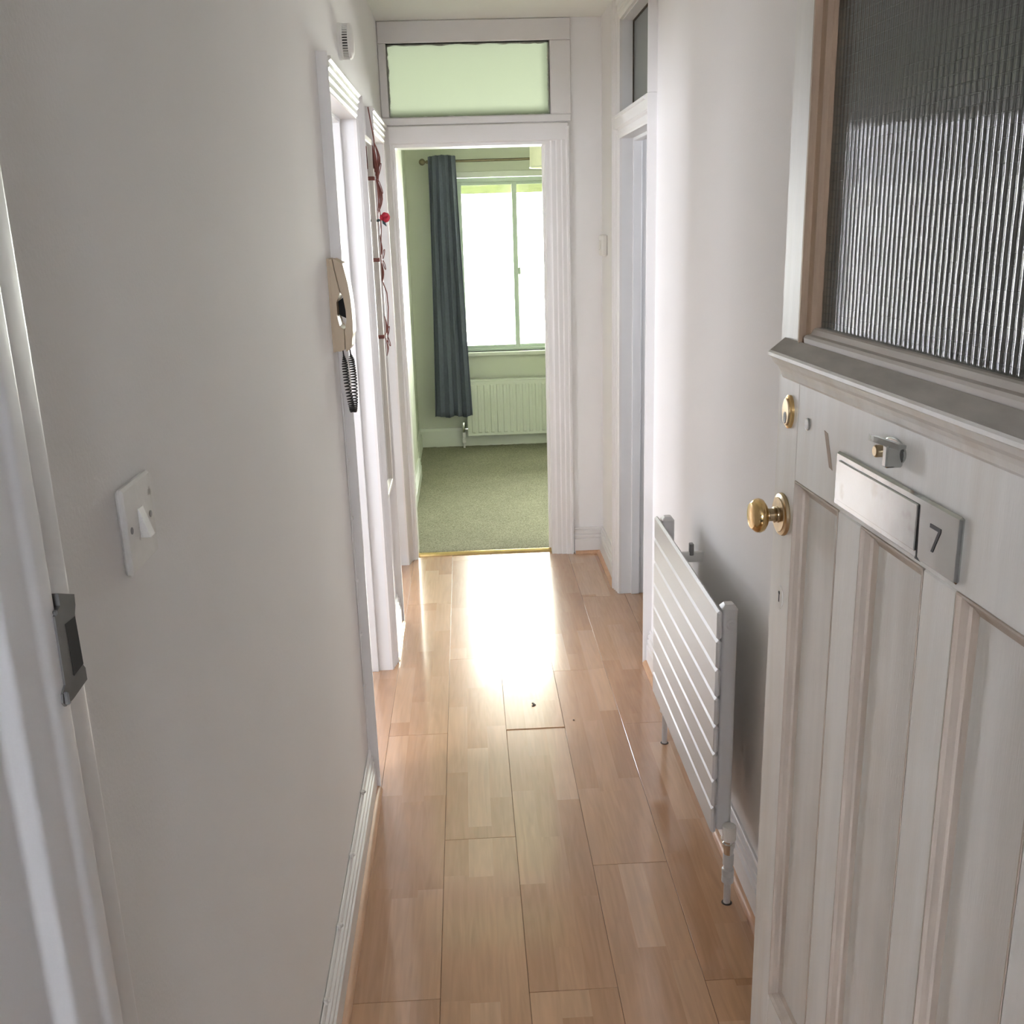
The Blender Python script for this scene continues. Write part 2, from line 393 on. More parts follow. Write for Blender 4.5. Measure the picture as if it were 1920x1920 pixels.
b = MB(); b.box(LX - .1, -1.8, .40, FY1, CEIL, CEIL + .1); b.box(LX - .1, XL - .1, FY1, 4.87, CEIL, CEIL + .1); b.box(LX - .1, BX0 - .1, 4.87, 7.5, CEIL, CEIL + .1)
struct(b.build('ceiling_living_room', M['room']), 'white ceiling of the bright room through the near doorway', 'ceiling')
b = MB()
b.box(XR + .1, 2.3, 2.9, 3.0, 0, CEIL); b.box(XR + .1, 2.4, 4.87 - .06, 4.868, 0, CEIL)
b.box(2.3, 2.4, 2.9, 3.6, 0, CEIL); b.box(2.3, 2.4, 4.1, 4.87, 0, CEIL); b.box(2.3, 2.4, 3.6, 4.1, 0, 1.4); b.box(2.3, 2.4, 3.6, 4.1, 2.0, CEIL)
struct(b.build('wall_bathroom', M['room']), 'white walls of the small room beyond the right doorway', 'wall')
b = MB(); b.box(XR + .1, 2.4, 2.9, 4.87, CEIL, CEIL + .1)
struct(b.build('ceiling_bathroom', M['room']), 'white ceiling of the small room beyond the right doorway', 'ceiling')
# landing around the camera
b = MB()
b.box(-1.7, XL + 0.0, FY0, FY1, 0, CEIL); b.box(XR - .02, 1.7, FY0, FY1, 0, CEIL); b.box(XL, XR - .02, FY0, FY1, 2.03, CEIL)
b.box(-1.8, -1.7, -2.4, FY1, 0, CEIL); b.box(1.7, 1.8, -2.4, FY1, 0, CEIL)
b.box(-1.8, -.42, -2.5, -2.4, 0, CEIL); b.box(.42, 1.8, -2.5, -2.4, 0, CEIL); b.box(-.42, .42, -2.5, -2.4, 0, 1.25); b.box(-.42, .42, -2.5, -2.4, 2.1, CEIL)
struct(b.build('wall_landing', M['landing']), 'stairwell landing walls outside the flat entrance', 'wall')
b = MB(); b.box(-1.8, 1.8, -2.5, FY1, CEIL, CEIL + .1)
struct(b.build('ceiling_landing', M['landing']), 'landing ceiling outside the flat entrance', 'ceiling')
portal('portal_landing', (0, -2.39, 1.675), (.84, .85), (H, 0, math.pi))
portal('portal_bedroom', ((WX0 + WX1) / 2, YB + .15, (WZ0 + WZ1) / 2), (WX1 - WX0, WZ1 - WZ0), (-H, 0, 0))
portal('portal_living_side', (LX - .05, 1.55, 1.5), (1.1, 1.6), (0, -H, 0))
portal('portal_living_end', (-1.96, 7.45, 1.275), (1.32, 1.95), (-H, 0, 0))
portal('portal_bathroom', (2.35, 3.85, 1.7), (.6, .5), (0, H, 0))

# ------------------------------------------------------------------ hallway floor
PW, PL, PT = 0.192, 1.168, 0.008
b = MB(); b.box(XL - .1, XR + .1, -.2, YE + 0.045, -0.06, -PT - .0005)
floor = struct(b.build('floor', M['subfloor']), 'beech effect strip laminate floor of the hallway', 'floor')
def plank_mesh(w, l):
    g = 0.0004
    return MB().cbox(g, w - g, g, l - g, -PT, 0, 0.0006)
full = None
rows = [(-0.306 - PW, 1.2), (0.654, 2.5), (-0.306, 1.787), (-0.114, 2.364), (0.078, 1.790), (0.270, 2.220), (0.462, 1.795)]
lim_x = (XL - .1, XR + .1)
for ri, (rx, j) in enumerate(rows):
    wx = PW
    ys = [j + PL * k for k in range(-3, 4)]
    for k in range(len(ys)):
        y0, y1 = ys[k], ys[k] + PL
        y0c, y1c = max(y0, -0.2), min(y1, YE + 0.043)
        if y1c - y0c < 0.03: continue
        xx0, xx1 = max(rx, lim_x[0]), min(rx + wx, lim_x[1])
        if abs((xx1 - xx0) - PW) < 1e-6 and abs((y1c - y0c) - PL) < 1e-6 and full:
            o = bpy.data.objects.new('plank', full); COL.objects.link(o); o.parent = floor
        else:
            o = plank_mesh(xx1 - xx0, y1c - y0c).build('plank', M['laminate'], floor)
            if abs((xx1 - xx0) - PW) < 1e-6 and abs((y1c - y0c) - PL) < 1e-6: full = o.data
        o.location = (xx0, y0c, 0)
        if abs(rx - .078) < 1e-6 and abs(y0 - (1.790 + PL)) < .01:
            o.location.z = 0.0022; o.rotation_euler.x = -0.0018      # sprung plank standing a little proud

b = MB(); b.box(-1.8, 1.8, -2.5, -.2, -.07, -.009); b.box(-1.8, XL - .1, -.2, .80, -.07, -.009); b.box(XR + .1, 1.8, -.2, .80, -.07, -.009)
struct(b.build('floor_landing', paint('landing_lino', (0.22, 0.20, 0.18), 0.6)), 'dark landing floor outside the flat entrance', 'floor')
b = MB(); b.box(LX - .1, -1.8, .40, FY1, -.06, -.001); b.box(LX - .1, XL - .1, FY1, 4.87, -.06, -.001); b.box(LX - .1, BX0 - .1, 4.87, 7.5, -.06, -.001)
struct(b.build('floor_living_room', paint('living_room_floor', (0.42, 0.30, 0.2), 0.5)), 'wooden floor of the bright room through the near doorway', 'floor')
b = MB(); b.box(XR + .1, 2.4, 2.9, 4.87, -.06, -.001)
struct(b.build('floor_bathroom', paint('bathroom_floor', (0.45, 0.47, 0.5), 0.4)), 'pale floor of the small room beyond the right doorway', 'floor')

# bedroom carpet: a mesh with a real uneven pile surface
def carpet():
    nx, ny = 130, 120
    X0, X1, Y0, Y1 = BX0, BX1, YE + .05, YB
    vs = []; fs = []
    r = random.Random(3)
    for j in range(ny + 1):
        for i in range(nx + 1):
            e = i in (0, nx) or j in (0, ny)
            vs.append((X0 + (X1 - X0) * i / nx, Y0 + (Y1 - Y0) * j / ny, 0.004 if e else 0.013 + r.uniform(-.0015, .0015)))
    for j in range(ny):
        for i in range(nx):
            a = j * (nx + 1) + i; fs.append((a, a + 1, a + nx + 2, a + nx + 1))
    return MB().add(vs, fs).build('floor_bedroom', M['carpet'], smooth=True)
struct(carpet(), 'green grey short pile carpet of the bedroom', 'carpet')
b = MB(); b.box(BX0, BX1, YE + .05, YB, -.06, 0.002)
struct(b.build('floor_bedroom_base', M['subfloor']), 'boards under the bedroom carpet', 'floor')

b = MB(); b.prism([(YE + .035, .0), (YE + .040, .008), (YE + .052, .0125), (YE + .064, .0115), (YE + .070, .006), (YE + .070, 0.0)], 'x', DE[0], DE[1])
tag(b.build('threshold_strip', M['brass']), 'thin brass strip across the bedroom doorway between laminate and carpet', 'threshold')

# ------------------------------------------------------------------ skirting boards
def skirt_prof(h, t, sgn, base):
    # profile in (offset from wall, z) with torus-like reeds near the top
    p = [(0, 0), (t, 0), (t, h * .56), (t * .60, h * .585), (t * .60, h * .61), (t * .84, h * .635), (t * .84, h * .715), (t * .42, h * .74), (t * .42, h * .765), (t * .66, h * .79), (t * .66, h * .86), (t * .28, h * .885), (t * .28, h * .91), (t * .44, h * .93), (t * .40, h * .985), (t * .3, h), (0, h)]
    return [(base + sgn * a, z) for a, z in p]
def quad_prof(t0, sgn, base, r=.015):
    pts = [(base + sgn * t0, 0)]
    for k in range(6):
        a = math.pi / 2 * k / 5
        pts.append((base + sgn * (t0 + r * math.cos(a)), r * math.sin(a)))
    return pts
SH, ST = 0.132, 0.019
b = MB(); b.prism(skirt_prof(SH, ST, 1, XL), 'y', FY1, 2.632)
s = struct(b.build('baseboard_left', M['gloss']), 'white moulded skirting board under the light switch wall', 'skirting')
MB().prism(quad_prof(ST, 1, XL), 'y', FY1, 2.632).build('quadrant_moulding', M['quadrant'], s, True)
b = MB(); b.prism(skirt_prof(SH, ST, 1, XL), 'y', D1[1] + .076, 3.918)
s = struct(b.build('baseboard_left_mirror', M['gloss']), 'white skirting board below the wall mirror', 'skirting')
MB().prism(quad_prof(ST, 1, XL, .012), 'y', D1[1] + .078, 3.916).build('quadrant_moulding', M['brass'], s, True)  # brass stands in for light caught along this beading
b = MB(); b.prism(skirt_prof(SH, ST, -1, XR), 'y', FY1, 3.418)
s = struct(b.build('baseboard_right', M['gloss']), 'white moulded skirting board behind the slatted radiator', 'skirting')
MB().prism(quad_prof(ST, -1, XR), 'y', FY1, 3.414).build('quadrant_moulding', M['quadrant'], s, True)
b = MB(); b.prism(skirt_prof(SH, ST, -1, XR), 'y', 4.232, YE)
s = struct(b.build('baseboard_right_far', M['gloss']), 'white skirting board between the right doorway and the end wall', 'skirting')
MB().prism(quad_prof(ST, -1, XR), 'y', 4.236, YE).build('quadrant_moulding', M['quadrant'], s, True)
b = MB(); b.prism(skirt_prof(SH, ST, -1, YE), 'x', 0.497, XR)
s = struct(b.build('baseboard_end', M['gloss']), 'short white skirting board on the end wall beside the bedroom doorway', 'skirting')
MB().prism(quad_prof(ST, -1, YE), 'x', 0.5, XR - ST).build('quadrant_moulding', M['quadrant'], s, True)
b = MB(); b.prism(skirt_prof(.15, .02, 1, -0.347), 'y', YE2, 6.42)
struct(b.build('baseboard_bedroom_left', M['bedtrim']), 'green-light-tinted skirting along the bedroom breast', 'skirting')
b = MB(); b.prism(skirt_prof(.15, .02, 1, BX0), 'y', 6.42, YB)
struct(b.build('baseboard_bedroom_corner', M['bedtrim']), 'green-light-tinted skirting in the bedroom corner recess', 'skirting')
b = MB(); b.prism([(YB, 0), (YB - .018, 0), (YB - .018, .13), (YB - .012, .15), (YB, .155)], 'x', BX0, BX1)
struct(b.build('baseboard_bedroom_window', M['bedtrim']), 'green-light-tinted skirting below the bedroom radiator', 'skirting')

# ------------------------------------------------------------------ architraves and linings
def arch_steps(w, t):
    # moulded architrave section: (across from outer edge, height off the wall)
    return [(0, 0), (0, t), (w * .10, t), (w * .16, t * .78), (w * .34, t * .82), (w * .40, t * .62), (w * .60, t * .66), (w * .66, t * .48), (w * .86, t * .50), (w * .93, t * .38), (w, t * .34), (w, 0)]

def arch_vertical(mbld, wallaxis, base, sgn, outer, inner, z0, z1, t):
    w = abs(inner - outer); d = 1 if inner > outer else -1
    if wallaxis == 'x':   # wall plane x = base, moulding runs in z, across is y
        prof = [(base + sgn * h, outer + d * a) for a, h in arch_steps(w, t)]
    else:                 # wall plane y = base, across is x
        prof = [(outer + d * a, base + sgn * h) for a, h in arch_steps(w, t)]
    mbld.prism(prof, 'z', z0, z1)
def arch_head(mbld, wallaxis, base, sgn, outer_z, inner_z, a0, a1, t):
    w = abs(inner_z - outer_z); d = 1 if inner_z > outer_z else -1
    if wallaxis == 'x':
        mbld.prism([(base + sgn * h, outer_z + d * a) for a, h in arch_steps(w, t)], 'y', a0, a1)
    else:
        mbld.prism([(base + sgn * h, outer_z + d * a) for a, h in arch_steps(w, t)], 'x', a0, a1)

def door_case(name, label, x, sgn, d, wthick, aw=.072, t=.028, mat=None, extra_band=None):
    """architrave and lining round an opening in a wall x = const; the lining is on the far side of the wall plane"""
    mat = mat or M['gloss']
    root = struct(empty(name, (x, d[0], 0)), label, 'door frame')
    def part(mb, nm, m=mat, par=root):
        o = mb.build(nm, m, par); o.location = (-x, -d[0], 0); return o
    y0, y1, z1 = d
    m1 = MB(); arch_vertical(m1, 'x', x, sgn, y0 - aw + .004, y0 + .004, 0, z1 + aw, t); part(m1, 'architrave')
    m1 = MB(); arch_vertical(m1, 'x', x, sgn, y1 + aw - .004, y1 - .004, 0, z1 + aw, t); part(m1, 'architrave')
    m1 = MB(); arch_head(m1, 'x', x, sgn, z1 + aw, z1 - .004, y0 + .004, y1 - .004, t); part(m1, 'head_architrave')
    xb = x - sgn * wthick
    lin = M['gloss_cool']
    part(MB().box(x, xb, y1 - .004, y1 + .018, 0, z1 + .02), 'jamb', lin)
    part(MB().box(x, xb, y0 - .018, y0 + .004, 0, z1 + .02), 'jamb', lin)
    part(MB().box(x, xb, y0, y1, z1 - .004, z1 + .02), 'head_lining', lin)
    xs0, xs1 = x - sgn * wthick * .42, x - sgn * wthick * .78
    part(MB().cbox(xs0, xs1, y1 - .016, y1 - .003, 0, z1, .002), 'door_stop', lin)
    part(MB().cbox(xs0, xs1, y0 + .003, y0 + .016, 0, z1, .002), 'door_stop', lin)
    part(MB().cbox(xs0, xs1, y0 + .016, y1 - .016, z1 - .016, z1 - .003, .002), 'door_stop', lin)
    return root, part
door_case('trim_1', 'white moulded frame of the open doorway next to the entry phone', XL, 1, D1, .10)
r2, p2 = door_case('trim_2', 'white moulded frame of the doorway between mirror and end wall', XL, 1, D2, .10)
r3, p3 = door_case('trim_3', 'white moulded frame of the right doorway with a glazed light above', XR, -1, D3, .10, aw=.078, t=.031)
# upper part of the right frame around the light
m1 = MB(); arch_vertical(m1, 'x', XR, -1, T3[0] - .074, T3[0] + .004, T3[2], T3[3] + .078, .031); p3(m1, 'architrave')
m1 = MB(); arch_vertical(m1, 'x', XR, -1, T3[1] + .074, T3[1] - .004, T3[2], T3[3] + .078, .031); p3(m1, 'architrave')
m1 = MB(); arch_head(m1, 'x', XR, -1, T3[3] + .078, T3[3], T3[0], T3[1], .031); p3(m1, 'head_architrave')
p3(MB().cbox(XR - .026, XR + .04, T3[0] - .07, T3[1] + .07, D3[2] + .03, T3[2] + .004, .004), 'band_rail')
win3 = struct(empty('window_3', (XR, T3[0], T3[2])), 'dark glazed light above the right doorway', 'window')
def w3(mb, nm, m):
    o = mb.build(nm, m, win3); o.location = (-XR, -T3[0], -T3[2]); return o
w3(MB().box(XR, XR + .1, T3[1] - .004, T3[1] + .02, T3[2], T3[3] + .02), 'window_frame', M['gloss_cool'])
w3(MB().box(XR, XR + .1, T3[0] - .02, T3[0] + .004, T3[2], T3[3] + .02), 'window_frame', M['gloss_cool'])
w3(MB().box(XR, XR + .1, T3[0], T3[1], T3[3] - .004, T3[3] + .02), 'window_frame', M['gloss_cool'])
w3(MB().box(XR, XR + .1, T3[0], T3[1], T3[2] - .01, T3[2] + .004), 'window_frame', M['gloss_cool'])
w3(MB().box(XR + .045, XR + .049, T3[0] + .004, T3[1] - .004, T3[2] + .004, T3[3] - .004), 'pane', obscured('obscured_grey_glass', (.42, .42, .39)))
w3(MB().box(XR + .040, XR + .045, T3[1] - .010, T3[1] - .004, T3[2] + .004, T3[3] - .004), 'putty_line', M['dirt'])
w3(MB().box(XR + .040, XR + .045, T3[0] + .004, T3[1] - .010, T3[3] - .010, T3[3] - .004), 'putty_line', M['dirt'])

# end wall frame: doorway below, glazed light above
rE = struct(empty('trim_4', (DE[0], YE, 0)), 'white frame of the bedroom doorway with a wide glazed light above', 'door frame')
def pe(mb, nm, m=None):
    o = mb.build(nm, m or M['gloss'], rE); o.location = (-DE[0], -YE, 0); return o
m1 = MB(); arch_vertical(m1, 'y', YE, -1, 0.490, DE[1] + .014, 0, 2.0, .024); pe(m1, 'architrave')
m1 = MB(); arch_vertical(m1, 'y', YE, -1, XL + .001, DE[0] - .006, 0, 2.0, .024); pe(m1, 'architrave')
pe(MB().cbox(XL + .001, 0.490, YE - .020, YE + .01, DE[2] + .012, 2.018, .004), 'head_architrave')
pe(MB().box(DE[1] - .002, DE[1] + .016, YE - .006, YE2 + .004, 0, DE[2] + .014), 'jamb')
pe(MB().box(DE[0] - .008, DE[0] + .002, YE - .006, YE2 + .004, 0, DE[2] + .014), 'jamb')
pe(MB().box(DE[0], DE[1], YE - .006, YE2 + .004, DE[2] - .002, DE[2] + .014), 'head_lining')
pe(MB().cbox(DE[1] - .012, DE[1], YE + .05, YE + .075, 0.014, DE[2], .002), 'door_stop')
win2 = struct(empty('window_2', (TE[0], YE, TE[2])), 'pale green glazed light above the bedroom doorway', 'window')
def w2(mb, nm, m):
    o = mb.build(nm, m, win2); o.location = (-TE[0], -YE, -TE[2]); return o
fy0, fy1 = YE - .014, YE + .05
w2(MB().cbox(XL + .001, 0.504, fy0, fy1, TE[3], CEIL - .001, .004), 'top_rail', M['gloss'])
w2(MB().cbox(XL + .001, 0.504, fy0, fy1, 2.019, TE[2], .004), 'bottom_rail', M['gloss'])
w2(MB().cbox(XL + .001, TE[0], fy0, fy1, TE[2], TE[3], .004), 'stile', M['gloss'])
w2(MB().cbox(TE[1], 0.504, fy0, fy1, TE[2], TE[3], .004), 'stile', M['gloss'])
w2(MB().add([(TE[0], YE + .032, TE[2]), (TE[1], YE + .032, TE[2]), (TE[1], YE + .032, TE[3]), (TE[0], YE + .032, TE[3])], [(0, 1, 2, 3)]), 'pane', M['transom'])
# ragged paint edge left on the glass, as thin lumpy strips
def ragged(a0, a1, horizontal, fixed, depth, seed):
    r = random.Random(seed); n = 46; vs = []; fs = []
    for k in range(n + 1):
        a = a0 + (a1 - a0) * k / n; d = depth * (0.25 + 0.75 * r.random() * (0.4 + 0.6 * abs(math.sin(k * .37 + seed))))
        for yy in (YE + .0285, YE + .0297):
            vs.append((a, yy, fixed) if horizontal else (fixed, yy, a)); vs.append((a, yy, fixed + d) if horizontal else (fixed + d, yy, a))
    for k in range(n):
        q = 4 * k
        fs += [(q, q + 4, q + 5, q + 1), (q + 2, q + 3, q + 7, q + 6), (q + 1, q + 5, q + 7, q + 3)]
    return MB().add(vs, fs)
pm_ = paint('old_paint_smear', (0.42, 0.44, 0.36), 0.6, .2, 60)
w2(ragged(TE[0], TE[1], True, TE[2], .009, 1), 'paint_smear', pm_)
w2(ragged(TE[0], TE[1], True, TE[3], -.010, 2), 'paint_smear', pm_)
w2(ragged(TE[2], TE[3], False, TE[0], .012, 3), 'paint_smear', pm_)
w2(ragged(TE[2], TE[3], False, TE[1], -.012, 4), 'paint_smear', pm_)

# front door frame: left jamb with stop, rebate and lock keep; right jamb behind the door
rF = struct(empty('trim_5', (XL, FY0, 0)), 'thick white painted jamb of the flat entrance', 'door frame')
def pf(mb, nm, m=None, smooth=False):
    o = mb.build(nm, m or M['gloss_cool'], rF, smooth); o.location = (-XL, -FY0, 0); return o
def rounded(pts, r=.006, n=4):
    out = []
    for i, p in enumerate(pts):
        a, c = Vector(pts[i - 1]), Vector(pts[(i + 1) % len(pts)]); p = Vector(p)
        da, dc = (a - p), (c - p); rr = min(r, da.length * .45, dc.length * .45)
        s0, s1 = p + da.normalized() * rr, p + dc.normalized() * rr
        for k in range(n + 1):
            t = k / n; q = s0.lerp(p, t).lerp(p.lerp(s1, t), t); out.append((q.x, q.y))
    return out
pf(MB().prism(rounded([(XL, .50), (-.312, .50), (-.312, .598), (-.3025, .612), (-.3025, .650), (-.2998, .660), (-.2998, .680), (-.304, .685), (XL, .684)], .004), 'z', 0, 2.03), 'door_stop', smooth=True)
pf(MB().prism(rounded([(XL, .684), (-.3055, .684), (-.3055, .722), (-.312, .735), (XL, .765)], .003), 'z', 0, 2.03), 'jamb', smooth=True)
pf(MB().cbox(-.60, XL - .0, .47, .60, 0, 2.10, .006), 'outer_casing')
pf(MB().cbox(XR - .045, XR + .0, FY0, .752, 0, 2.03, .004), 'jamb')
pf(MB().cbox(XL, XR, FY0, .752, 1.995, 2.035, .004), 'head_lining')

# lock keep on the left jamb rebate
kp = tag(empty('lock_keep', (-.3055, .69, 1.31)), 'dark bare steel lock keep let into the entrance jamb', 'lock keep')
def pk(mb, nm, m):
    o = mb.build(nm, m, kp); o.location = (.3055, -.69, -1.31); return o
kx = -.3055
pk(MB().prism([(0.6856, 1.3548), (0.7125, 1.344), (0.7114, 1.3359), (0.7083, 1.3302), (0.7072, 1.3237), (0.7085, 1.2887), (0.7115, 1.2849), (0.7114, 1.2754), (0.6826, 1.2735), (0.6686, 1.2744), (0.6647, 1.2791), (0.6664, 1.2851), (0.6734, 1.289), (0.6744, 1.3416), (0.6783, 1.3433), (0.6858, 1.3453)], 'x', kx + .0003, -.2982), 'keep_plate', M['keep'])
pk(MB().prism([(0.6884, 1.3298), (0.7071, 1.3285), (0.7084, 1.2897), (0.6894, 1.2888)], 'x', -.2983, -.2979), 'bolt_mouth', M['dark'])
pk(MB().cbox(-.2985, -.2945, .6670, .6700, 1.276, 1.286, .001), 'keep_lip', M['keep'])
pk(MB().cbox(-.2985, -.2950, .6715, .6745, 1.343, 1.347, .001), 'keep_lip', M['keep'])

# ------------------------------------------------------------------ front door (open against the right wall)
DW, DH = 0.84, 1.985
ang = math.radians(-2.3)
dv = Vector((math.sin(ang), math.cos(ang), 0))
hinge = Vector((0.504, 1.6, 0)) - dv * DW
door = struct(empty('door_1', (hinge.x, hinge.y, 0.0), math.atan2(dv.y, dv.x)), 'worn white front door with reeded glass, brass knob and a letter plate numbered 7', 'door')
# local frame: X = DW - along, Y = outward from the face, Z up
def A(a): return DW - a
def dbox(a0, a1, o0, o1, z0, z1, c=.002): return MB().cbox(A(a0), A(a1), o0, o1, z0, z1, c)
def dp(mb, nm, m=None, par=None, smooth=False): return mb.build(nm, m or M['doorpaint'], par or door, smooth)
TH = -.044
LR0, LR1, BR = 1.195, 1.400, 0.215
dp(dbox(0, .090, 0, TH, .006, LR1), 'stile'); dp(dbox(0, .082, 0, TH, LR1, DH), 'stile')
dp(dbox(DW - .085, DW, 0, TH, .006, LR1), 'stile'); dp(dbox(DW - .085, DW, 0, TH, LR1, DH), 'stile')
dp(dbox(.090, DW - .085, 0, TH, LR0, LR1), 'lock_rail'); dp(dbox(.090, DW - .085, 0, TH, .006, BR), 'bottom_rail'); dp(dbox(.082, DW - .085, 0, TH, 1.90, DH), 'top_rail')
dp(dbox(.262, .338, 0, TH, BR, LR0), 'muntin'); dp(dbox(.512, .588, 0, TH, BR, LR0), 'muntin')
def slope_frame(a0, a1, z0, z1, w_, o0, o1, back=-.03):
    # four sloping faces from the recess edge (o0) down to the panel field (o1), with a small step
    mb = MB(); P = lambda a, o, z: (A(a), o, z)
    ring = [(0, o0 + .0005), (.0025, o0 + .0005), (.005, o0 - .004), (w_ * .55, o0 * .5 + o1 * .5 - .001), (w_ * .62, o1 + .004), (w_, o1), (w_, back), (0, back)]
    n = len(ring)
    cs = [(a0, z0, 1, 1), (a1, z0, -1, 1), (a1, z1, -1, -1), (a0, z1, 1, -1)]
    vs = []; fs = []
    for (ca, cz, sa, sz) in cs:
        for (d, o) in ring: vs.append(P(ca + sa * d, o, cz + sz * d))
    for i in range(4):
        j = (i + 1) % 4
        for k in range(n): fs.append((i * n + k, j * n + k, j * n + (k + 1) % n, i * n + (k + 1) % n))
    return mb.add(vs, fs)
for (a0, a1) in ((.090, .262), (.338, .512), (.588, DW - .085)):
    p = dp(dbox(a0 + .002, a1 - .002, -.017, -.031, BR + .002, LR0 - .002, .001), 'panel')
    dp(slope_frame(a0, a1, BR, LR0, .022, 0, -.017), 'panel_moulding', M['doormould'], p)
# ledge below the glass
lp = [(0, 1.405), (.003, 1.412), (.026, 1.394), (.029, 1.391), (.029, 1.386), (.024, 1.383), (.020, 1.375), (.012, 1.368), (.008, 1.361), (.006, 1.353), (.003, 1.349), (0, 1.349)]
dp(MB().prism(lp, 'x', A(.024), A(DW - .02)), 'ledge')
dp(MB().prism([(.0034, 1.4119), (.0262, 1.3940), (.0262, 1.3946), (.0034, 1.4126)], 'x', A(.027), A(DW - .022)), 'ledge_dust', M['dusty'])
# beads round the glass
gz0, gz1, ga0, ga1 = 1.412, 1.90, .086, DW - .089
def bead_v(a, d, z0, z1):
    return MB().prism([(A(a), .004), (A(a + d * .010), .006), (A(a + d * .012), -.004), (A(a + d * .020), -.008), (A(a + d * .022), -.016), (A(a + d * .022), -.030), (A(a), -.030)], 'z', z0, z1)
dp(bead_v(.082, 1, 1.404, gz1), 'glazing_bead', M['timber']); dp(bead_v(DW - .085, -1, 1.404, gz1), 'glazing_bead', M['timber'])
dp(MB().prism([(.002, 1.412), (.003, 1.420), (.000, 1.424), (-.008, 1.425), (-.012, 1.432), (-.016, 1.434), (-.030, 1.434), (-.030, 1.400), (.002, 1.400)], 'x', A(.104), A(DW - .107)), 'glazing_bead', M['beadpaint'])
dp(MB().prism([(.004, 1.9), (.004, 1.892), (-.008, 1.884), (-.016, 1.880), (-.030, 1.880), (-.030, 1.9)], 'x', A(.104), A(DW - .107)), 'glazing_bead', M['timber'])
# reeded wired glass
def reeded():
    vs = []; fs = []; pitch = .0126; n = 10; nz = 26
    z0, z1 = 1.42, 1.886; r = random.Random(11)
    reeds = int((DW - .2) / pitch); tot = reeds * n
    wob = [[r.uniform(-1, 1) for _ in range(nz + 1)] for _ in range(reeds + 1)]
    for i in range(tot + 1):
        t = i / n; k = min(int(t), reeds)
        for j in range(nz + 1):
            aa = .100 + t * pitch + .0007 * wob[k][j] * math.sin(math.pi * (t - int(t)))
            o = -.0240 + (.00095 + .00012 * wob[k][(j + 3) % (nz + 1)]) * abs(math.sin(math.pi * t))
            vs.append((A(aa), o, z0 + (z1 - z0) * j / nz))
    m = nz + 1
    for i in range(tot):
        for j in range(nz): fs.append((i * m + j, (i + 1) * m + j, (i + 1) * m + j + 1, i * m + j + 1))
    m0 = len(vs); ae = A(.100 + reeds * pitch)
    vs += [(A(.100), -.0285, z0), (A(.100), -.0285, z1), (ae, -.0285, z0), (ae, -.0285, z1)]
    fs += [(m0, m0 + 1, m0 + 3, m0 + 2)]
    return MB().add(vs, fs)
g = dp(reeded(), 'pane', M['reeded'], smooth=True); g['label'] = 'reeded wired glass pane'
mb = MB(); zz = 1.43
while zz < 1.885: mb.box(A(.104), A(DW - .107), -.0265, -.0260, zz, zz + .0004); zz += .0125
aa = .11
while aa < DW - .11: mb.box(A(aa), A(aa + .0004), -.0265, -.0260, 1.425, 1.88); aa += .0125
o = dp(mb, 'wire_mesh', M['wire'], g); o['kind'] = 'stuff'
# knob
kn = dp(MB().lathe([(.001, 0), (.035, 0), (.036, .002), (.034, .006), (.029, .0075), (.028, .009), (.014, .0095), (.013, .011)], (A(.045), 0, 1.127), (0, 1, 0), 40), 'knob_rose', M['old_brass'], smooth=True)
dp(MB().lathe([(.0125, .008), (.0115, .012), (.0135, .015), (.0105, .017), (.0105, .024), (.0125, .026), (.012, .030)], (A(.045), 0, 1.127), (0, 1, 0), 28), 'knob_neck', M['old_brass'], kn, True)
dp(MB().lathe([(.010, .028), (.020, .030), (.0265, .0345), (.0285, .040), (.0275, .046), (.0235, .0505), (.0225, .0515), (.021, .0535), (.012, .0552), (.001, .0555)], (A(.045), 0, 1.127), (0, 1, 0), 40), 'knob', M['brass'], kn, True)
# cylinder lock: oval brass rose, plug and keyway
def oval(cx, cz, rx, rz, o0, o1, n=40, inset=.0):
    pr = [(A(cx) + rx * math.cos(2 * math.pi * k / n), cz + rz * math.sin(2 * math.pi * k / n)) for k in range(n)]
    pi_ = [(A(cx) + (rx - inset) * math.cos(2 * math.pi * k / n), cz + (rz - inset) * math.sin(2 * math.pi * k / n)) for k in range(n)]
    om = o1 - inset * .6 if inset else o1
    vs = [(x, o0, z) for x, z in pr] + [(x, om, z) for x, z in pr] + [(x, o1, z) for x, z in pi_]
    fs = []
    for lv in (0, 1): fs += [(lv * n + k, lv * n + (k + 1) % n, (lv + 1) * n + (k + 1) % n, (lv + 1) * n + k) for k in range(n)]
    fs += [tuple(range(n - 1, -1, -1)), tuple(range(2 * n, 3 * n))]
    return MB().add(vs, fs)
cy = dp(oval(.056, 1.299, .0185, .0265, 0, .006, inset=.003), 'lock_cylinder', M['brass'])
dp(oval(.056, 1.299, .0150, .0215, .005, .0085, inset=.001), 'cylinder_face', M['old_brass'], cy)
dp(oval(.056, 1.290, .0065, .0095, .0082, .0095, inset=.001), 'cylinder_plug', M['steel'], cy)
dp(MB().box(A(.0555), A(.0565), .0094, .0098, 1.284, 1.297), 'keyway', M['dark'], cy)
dp(oval(.134, 1.294, .0088, .0095, 0, .0035, inset=.0015), 'bolt_cap', M['worn_chrome'])
# scar where an old fitting was: a bare sloping strip
c, s_ = (.212, 1.271), 0
dp(MB().prism([(A(.1965), 1.297), (A(.2095), 1.295), (A(.2330), 1.246), (A(.2210), 1.248)], 'y', 0, .0006), 'bare_scar', paint('bare_scar_wood', (0.42, 0.33, 0.255), 0.7, .1, 30))
